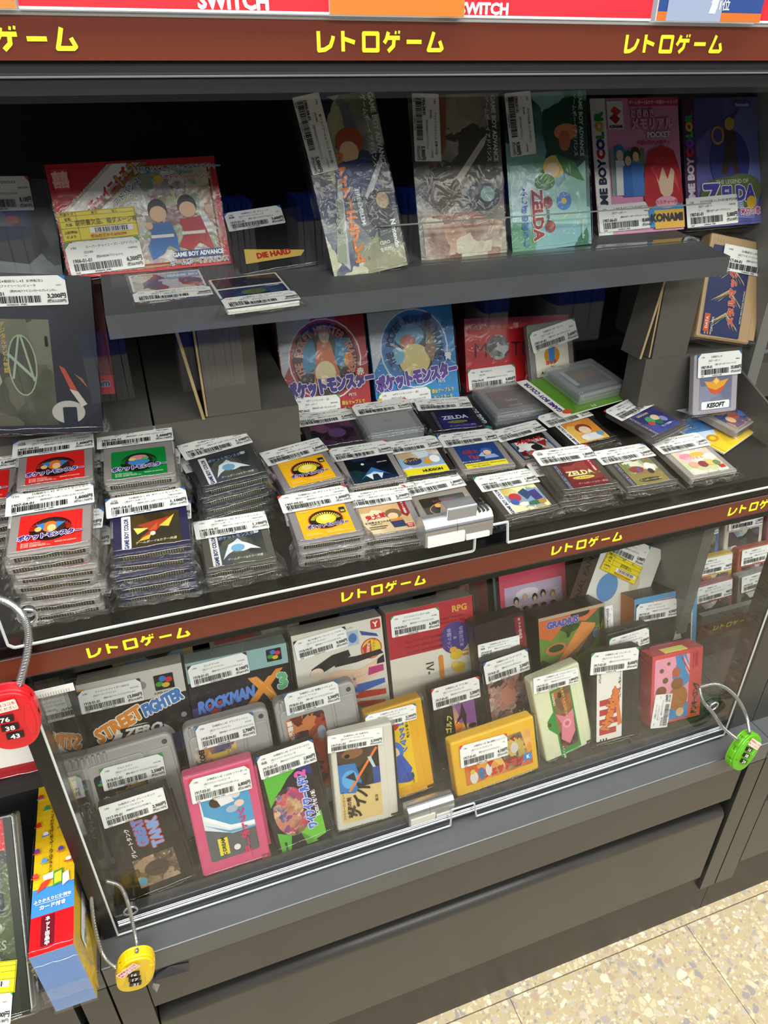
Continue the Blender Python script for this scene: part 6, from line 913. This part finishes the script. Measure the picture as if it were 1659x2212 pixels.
# ---------------------------------------------------------------- cable padlocks
def smooth(P, n=6):
    P = [Vector(p) for p in P]; out = []
    for i in range(len(P) - 1):
        a, b, c, d = P[max(i - 1, 0)], P[i], P[i + 1], P[min(i + 2, len(P) - 1)]
        for k in range(n):
            t = k / n; out.append(0.5 * ((2 * b) + (c - a) * t + (2 * a - 5 * b + 4 * c - d) * t * t + (3 * b - a - 3 * c + d) * t ** 3))
    out.append(P[-1]); return out
CABLE = mat('#a9abac', 0.35, 0.8)
def padlock(label, col, pos, lean, spin, W, Hh, digits, sticker_pos, cable, ck):
    o = thing('cable_padlock', label, 'padlock', pos, lean, spin); body = mat(col, 0.25, 0, 0.6)
    def outline(k=1.0, teeth=True):
        pts = []; n = 96
        for i in range(n):
            a = 2 * math.pi * i / n; c, s = math.cos(a), math.sin(a); e = 2.5
            x = math.copysign(abs(c) ** (2 / e), c) * W / 2; z = math.copysign(abs(s) ** (2 / e), s) * Hh / 2
            if teeth and abs(c) > 0.55 and (i % 8) in (0, 1): x *= 0.945
            pts.append((x * k, z * k))
        return pts
    m = MB(); m.slab(outline(), 0.0015, 0.0095, body, 0.0012); m.slab(outline(0.97, False), -0.0012, 0.0016, body, 0.0012); m.slab(outline(0.97, False), 0.0094, 0.0122, body, 0.0012); m.build('lock_body', o)
    m = MB(); seam = mat('#5a1a14' if col.startswith('#c') else '#6a5a10' if col.startswith('#e') else '#2a5a10', 0.4)
    m.slab(outline(0.985, False), 0.0052, 0.0058, seam); m.build('body_seam', o)
    for sx in (-1, 1):
        m = MB(); g = [(sx * W * 0.30, Hh * 0.30), (sx * W * 0.24, 0), (sx * W * 0.30, -Hh * 0.26), (sx * W * 0.40, -Hh * 0.2), (sx * W * 0.43, 0), (sx * W * 0.40, Hh * 0.24)]
        if sx > 0: g = g[::-1]
        m.slab(g[::-1], -0.0024, 0.0, body, 0.0009); m.build('thumb_grip', o)
    for i, d in enumerate(digits):
        z = Hh * 0.10 - i * Hh * 0.155; x = W * (-0.08 + 0.05 * i)
        m = MB(); m.slab(rrect(x - W * 0.15, x + W * 0.15, z - Hh * 0.048, z + Hh * 0.048), -0.0030, -0.001, mat('#191715', 0.4)); m.text(d, x, z, Hh * 0.105, -0.0032, mat('#e9e7e0', 0.4), 0, 0.03, 1.1)
        m.build('number_dial', o)
    sx_, sz_, sr = sticker_pos
    m = MB(); m.poly(rrect(-0.0105, 0.0105, -0.0048, 0.0048, 0.001), 0, mat('#f1dfd2', 0.5)); m.text('解錠時はココを', 0, 0.0018, 0.0032, -0.00012, mat('#cf4a3a', 0.5), 0, 0.02, 0.88); m.text('押してください', 0, -0.0022, 0.0032, -0.00012, mat('#cf4a3a', 0.5), 0, 0.02, 0.88)
    q = m.build('instruction_sticker', o); q.location = (sx_ * W, -0.0028, sz_ * Hh); q.rotation_euler = (0, -math.radians(sr), 0)
    M = o.matrix_world.inverted()
    for cpts in cable:
        m = MB(); P = smooth(cpts); L = []
        m.tube([M @ Vector((p.x, p.y, p.z + H0)) for p in P], 0.0019 * ck, CABLE, 8)
        # wound strands
        for k in range(3):
            S = []
            for i in range(len(P) * 4 - 3):
                t = i / 4; a = P[int(t)]; b = P[min(int(t) + 1, len(P) - 1)]; p = a.lerp(b, t - int(t)); d = (b - a).normalized() if (b - a).length > 0 else Vector((0, 0, 1))
                u = d.cross(Vector((0.2, 1, 0.1))).normalized(); v = d.cross(u); an = i * 1.1 + k * 2.1
                S.append(M @ (p + (u * math.cos(an) + v * math.sin(an)) * 0.0016 * ck + Vector((0, 0, H0))))
            m.tube(S, 0.0008 * ck, CABLE, 4, False)
        m.tube([M @ (Vector((p.x, p.y, p.z + H0))) for p in P], 0.0027 * ck, film('cable_jacket', 0.15, 0.08), 8)
        m.build('cable', o, smooth=True, label='clear-jacketed steel cable')
    return o
def grommet(x, z, label):
    o = thing('grommet', label, 'grommet', (x, 0.4432, z)); m = MB(); P = [(0.0058 * math.cos(2 * math.pi * i / 24), 0, 0.0058 * math.sin(2 * math.pi * i / 24)) for i in range(25)]
    m.tube(P, 0.0012, mat('#c4c8cb', 0.15, 0.8), 8, False); m.build('metal_ring', o, smooth=True)
    m = MB(); n = 24; vs = [(0.0052 * math.cos(2 * math.pi * i / n), yy, 0.0052 * math.sin(2 * math.pi * i / n)) for yy in (-0.0012, 0.006) for i in range(n)]
    m.add(vs, [(i, (i + 1) % n, n + (i + 1) % n, n + i) for i in range(n)], mat('#8f9396', 0.2, 0.9)); m.build('metal_sleeve', o, smooth=True)
grommet(-0.1050, -0.3190, 'metal ring in the lower left corner of the upper pane')
grommet(-0.1030, -0.6830, 'metal ring in the lower left corner of the lower pane')
grommet(0.5740, -0.6500, 'metal ring in the lower right corner of the lower pane')
padlock('bright red cable padlock hanging at the left edge below the upper pane', '#cf1f28', (-0.1300, 0.4160, -0.3850), 0, 4, 0.036, 0.054, ('76', '38', '43'), (-0.10, 0.31, 6),
        [[(-0.138, 0.470, -0.300), (-0.126, 0.452, -0.300), (-0.1105, 0.4405, -0.306), (-0.1050, 0.4340, -0.318), (-0.1085, 0.4300, -0.337), (-0.1195, 0.424, -0.3610)]], 1.1)
padlock('yellow cable padlock hanging below the lower left corner of the lower pane', '#e8c40e', (-0.1065, 0.4020, -0.7175), 0, 16, 0.0345, 0.0520, ('16', '17', '31'), (-0.24, 0.25, 48),
        [[(-0.1165, 0.452, -0.640), (-0.1060, 0.4480, -0.648), (-0.1022, 0.4400, -0.664), (-0.1025, 0.4350, -0.684), (-0.1015, 0.4200, -0.700), (-0.1005, 0.4070, -0.690)], [(-0.1300, 0.452, -0.640), (-0.1350, 0.440, -0.676), (-0.1330, 0.424, -0.704), (-0.1220, 0.4080, -0.7060)]], 0.8)
padlock('green cable padlock lying over the plinth edge at the lower right', '#5fae1e', (0.6060, 0.4060, -0.7030), 12, 33, 0.0325, 0.052, ('16', '58', '24'), (0.02, 0.27, -8),
        [[(0.5590, 0.458, -0.628), (0.5590, 0.448, -0.640), (0.5690, 0.4380, -0.654), (0.5800, 0.4270, -0.672), (0.5930, 0.4130, -0.6830)], [(0.5600, 0.458, -0.627), (0.5770, 0.4500, -0.6210), (0.5980, 0.4400, -0.6370), (0.6140, 0.4300, -0.6640), (0.6090, 0.4130, -0.6780)]], 0.95)

# ---------------------------------------------------------------- goods in the left bay
o = thing('game_box', 'tall yellow learning game box with blue end and red band, left of the black post', 'game box', (-0.1590, 0.3940, -0.6270), 89.0, 0)
m = MB(); W_, L_, D_ = 0.0352, 0.178, 0.0945; YB = mat('#e9bf1e', 0.3, 0, 0.5)
m.box(-W_ / 2, W_ / 2, 0, D_, 0, L_, [YB, mat('#5f88c8', 0.35), mat('#3a3a30', 0.4), mat('#d8b832', 0.35), mat('#d8b832', 0.35), mat('#7096d2', 0.35)]); m.build('box_shell', o, label='yellow shell with blue end')
ops = [('r', -17.6, 0, 17.6, 34, '#d0141c'), ('r', -17.6, 34, 17.6, 60, '#3f86d0'), ('r', -9, 6, 2.2, 33, '#6a1020', 1)] + [('r', -17.6 + i * 7.04, 60, -17.3 + i * 7.04, 178, '#f0d052') for i in range(1, 5)] + [('r', -17.6, 60 + i * 7, 17.6, 60.25 + i * 7, '#f0d052') for i in range(1, 17)]
ops += [('v', 'ネット出品中', -3.4, 29, 4.1, '#f4eeee', {'b': 0.05}), ('t', 'ふりかえりに便利な', 0, 47, 3.5, '#f4f6f8', {'b': 0.04}), ('t', 'カード付き', 0, 40.5, 4.4, '#f4f6f8', {'b': 0.05}), ('r', -14, 44, 14, 44.4, '#f4f6f8'), ('v', 'ナビつき!つくってわかるはじめてゲームプログラミング', -3.0, 160, 3.6, '#1f1a10', {'b': 0.03, 'ls': 0.98}),
        ('p', [(-14, 55), (-5, 60), (-1, 68), (-10, 64)], '#d8422a'), ('p', [(0, 58), (8, 60), (8, 74), (0, 72)], '#3a9a4a'), ('p', [(1, 60), (7, 61), (7, 72), (1, 70.5)], '#e6d23a'), ('p', [(8, 56), (14, 60), (13, 70), (8, 68)], '#eef0ee'), ('p', [(-8, 66), (0, 66), (0, 73), (-9, 71)], '#eef0ee')]
for i, (x, z, c, c2) in enumerate(((-14.5, 158, '#c8342a', '#4a8ac8'), (-8, 143, '#3a9a5a', '#3a9a5a'), (-15, 125, '#c8342a', '#c8342a'), (-8, 113, '#e8e8f0', '#4a7ac8'), (6, 118, '#d86a8a', '#3a9a5a'), (12, 105, '#c83a3a', '#3a9a5a'), (-15, 96, '#7a3aa0', '#c8342a'), (6, 92, '#4a4ab0', '#c8603a'), (-8, 84, '#5a9ad0', '#5a9ad0'), (13, 79, '#f0f0ee', '#c8342a'), (-15, 70, '#d84a4a', '#c8342a'))):
    ops += [('e', x, z + 2, 2.4, 2.4, c), ('p', [(x - 3.6, z - 1), (x + 3.6, z - 1), (x + 3, z + 0.2), (x - 3.6, z + 0.2)], c2)]
m = MB(); draw(m, ops); m.build('cover_print', o)
m = MB()
m.poly([(0.0, 0.02), (0.0, 0.12), (0.08, 0.12), (0.08, 0.02)], 0, art(['#d8b832', '#3a3a30', '#c8903a', '#5a7a9a'], 30)); q = m.build('side_print', o); q.rotation_euler = (0, 0, math.pi / 2); q.location = (W_ / 2 + 0.0003, 0.008, 0.035)
q = price_sticker(o, 0, 0, 46, 20, 0, ('', 'スイッチ', 'HAC', '1901-01-01', '21.06', 'その他', 2600, '#3a9a4a')); q.rotation_euler = (0, -math.pi / 2, math.pi / 2); q.location = (W_ / 2 + 0.0008, 0.045, 0.042)
sleeve(o, W_, L_, D_, seed=5, flap=0.004, name='shrink_wrap')
def flat_case(label, pos, lean, spin, col, ops, sticker=None, k=0, wrap=True):
    o = thing('game_case', label, 'game case', pos, lean, spin); m = MB(); m.slab(rrect(-0.0525, 0.0525, 0, 0.170, 0.003), 0, 0.0115, mat(col, 0.3), 0.0012, side=mat('#c9cac8', 0.25)); m.build('case_shell', o)
    if ops: m = MB(); draw(m, ops); m.build('cover_print', o)
    if wrap: sleeve(o, 0.105, 0.170, 0.0115, seed=k, flap=0.003, name='shrink_wrap')
    return o
o = flat_case('dark green and black game case with red corner and yellow sticker, bottom left corner', (-0.2470, 0.4000, -0.7130), 43, 2, '#1c1f1a',
    [('r', -51, 2, 51, 168, art(['#14160f', '#2a3018', '#1c2014', '#3a4a22'], 22), 1), ('p', [(-51, 168), (46, 168), (46, 140), (-51, 152)], '#d01f28'), ('r', 20, 143, 40, 158, '#e2343a', 2), ('t', 'SWITCH', 30, 146, 4, '#f0e6e4', {'b': 0.05}), ('e', 26, 154, 2.2, 4, '#f0e6e4'), ('e', 33, 154, 2.2, 4, '#f0e6e4')] + [('r', -30 + 25 * i, 108 - 20 * j, -12 + 25 * i, 124 - 20 * j, art(['#3a2a14', '#8a6a2a', '#2a3a5a', '#1a1a14'], 60), 1) for i in range(3) for j in range(2) if i + j < 4] + [('r', 26, 96, 36, 112, '#2a3020'), ('t', 'TAITO', 20, 78, 11, '#8a8f7a', {'rot': -6, 'sx': 0.95}), ('t', 'MILESTONES', 8, 64, 11, '#8a8f7a', {'rot': -6, 'sx': 0.95}), ('t', '3', 22, 50, 13, '#6f7a5a', {'rot': -6}), ('p', [(44, 0), (51, 0), (51, 168), (44, 168)], '#20261a')], k=6)
defect_sticker(o, 6, 40, 74, 26, -10, 'ケースヨゴレ', '税込価格から10%OFF', y=-0.002); price_sticker(o, 2, 16, 70, 28, -10, ('タイトーマイルストーン3', 'スイッチ', 'HAC', '1901-01-01', '23.12', 'シューティング/―]', 3800, GRN), y=-0.0018)
for i in range(2):
    p_ = 0.0135 * (i + 1)
    flat_case(('white-edged game case directly under the green and black one', 'white-edged game case with a red line, lowest at the bottom left corner')[i], (-0.2470 - 0.002 * i, 0.4000 + p_ * math.cos(math.radians(43)) - 0.002, -0.7130 - p_ * math.sin(math.radians(43)) + 0.004 * 0), 43, 2, ('#d8d9d6', '#b8302f')[i], None, k=9 + i, wrap=False)
o = thing('game_box', 'small red box end with a white sticker wrapped over it, below the red padlock', 'game box', (-0.1700, 0.4780, -0.5030), 0, 3)
m = MB(); m.box(-0.034, 0.0285, 0, 0.12, 0, 0.042, [mat('#a82228', 0.3)] + [mat('#7c1820', 0.35)] * 5); m.build('box_shell', o); m = MB(); m.poly(rrect(-0.029, 0.0283, 0.013, 0.0405, 0.002), -0.0004, mat('#e9e7e2', 0.4)); m.add([(0.0287, -0.0004, 0.015), (0.0287, 0.012, 0.016), (0.0287, 0.012, 0.0405), (0.0287, -0.0004, 0.0405)], [(0, 1, 2, 3)], mat('#e9e7e2', 0.4)); m.build('wrapped_sticker', o, label='white sticker folded round the edge')
sleeve(o, 0.063, 0.042, 0.06, seed=8, flap=0.002, name='shrink_wrap')
# ---------------------------------------------------------------- cartridges of the right-hand bay, seen through the side pane
proto = None; rnd = random.Random(11)
cols = ['#8a4a5a', '#c8a84a', '#4a6a9a', '#7a7a7a', '#a85a4a', '#c8c0b0', '#5a3a4a', '#6a8a9a']
rows = [(0.590, -0.690, 5), (0.6155, -0.665, 5), (0.6415, -0.617, 5), (0.640, -0.2955, 3)]
names = ['bottom', 'middle', 'top', 'upper']
for r, (y, z, n) in enumerate(rows):
    for i in range(n):
        x = 0.708 + i * 0.079 + 0.014 * (r % 2) - (0.01 if r == 3 else 0)
        nth = ['first', 'second', 'third', 'fourth', 'fifth'][i]
        o = thing('game_cartridge', f'{nth} cartridge from the side pane in the {names[r]} row of the right-hand bay', 'game cartridge', (x, y, z), 14, rnd.uniform(-3, 3), 0, 'right bay ' + names[r] + ' row')
        fc_cart(o, cols[(i * 3 + r) % 8], 0.070, 0.075, [('r', -28, 6, 28, 46, art([cols[(i + r) % 8], '#d8d0c0', cols[(i * 2 + r + 3) % 8], '#3a3438'], 50), 1)], 0.014, 200 + r * 10 + i, True)
        price_sticker(o, 0, 62, 62, 25, rnd.uniform(-3, 3), fc('【※箱説なし※】', '1917-01-01', '88.11', 'アクション/', rnd.choice((1100, 1500, 2300, 980)), '#e6e6e4'), y=-0.002)
# ---------------------------------------------------------------- the aisle shelf opposite (mirrored in the panes)
opp = thing('display_shelf', 'dark shelf across the aisle behind the viewer with blue-spined cases', 'display shelf', (0.3, -1.15, -H0))
def opart(nm, m): return at(m.build(nm, None), opp)
m = MB(); m.box(-2.2, 2.8, -1.42, -1.40, -1.107, 0.26, BLACKM); opart('back_panel', m)
for z in (-1.0, -0.720, -0.436, -0.030, 0.200):
    m = MB(); m.box(-2.2, 2.8, -1.40, -0.96, z - 0.012, z, mat('#1d1e22', 0.4)); m.box(-2.2, 2.8, -0.958, -0.956, z - 0.024, z + 0.002, mat('#8f8f8d', 0.4) if -0.2 < z < 0 else mat('#26272b', 0.4)); opart('shelf_board', m)
case = thing('game_case', 'blue-topped game case on the shelf across the aisle', 'game case', (0, -0.72, -0.685), 0, 0, 0, 'cases across the aisle')
m = MB(); m.box(-0.0068, 0.0068, 0, 0.13, 0, 0.120, mat('#b9bcc4', 0.35)); m.box(-0.0070, 0.0070, -0.001, 0.131, 0.120, 0.171, mat('#2749c0', 0.3)); m.build('case_shell', case)
rnd = random.Random(5); used = False
for z in (-0.720, -0.436):
    x = -0.6
    while x < 1.35:
        run = rnd.randint(5, 11)
        for i in range(run):
            c = case if not used else copy_tree(case); used = True
            c.location = (x, -0.966, z + H0); c.rotation_euler = (0, rnd.uniform(-0.02, 0.02), math.pi)
            x += 0.0152
        x += rnd.uniform(0.10, 0.26)
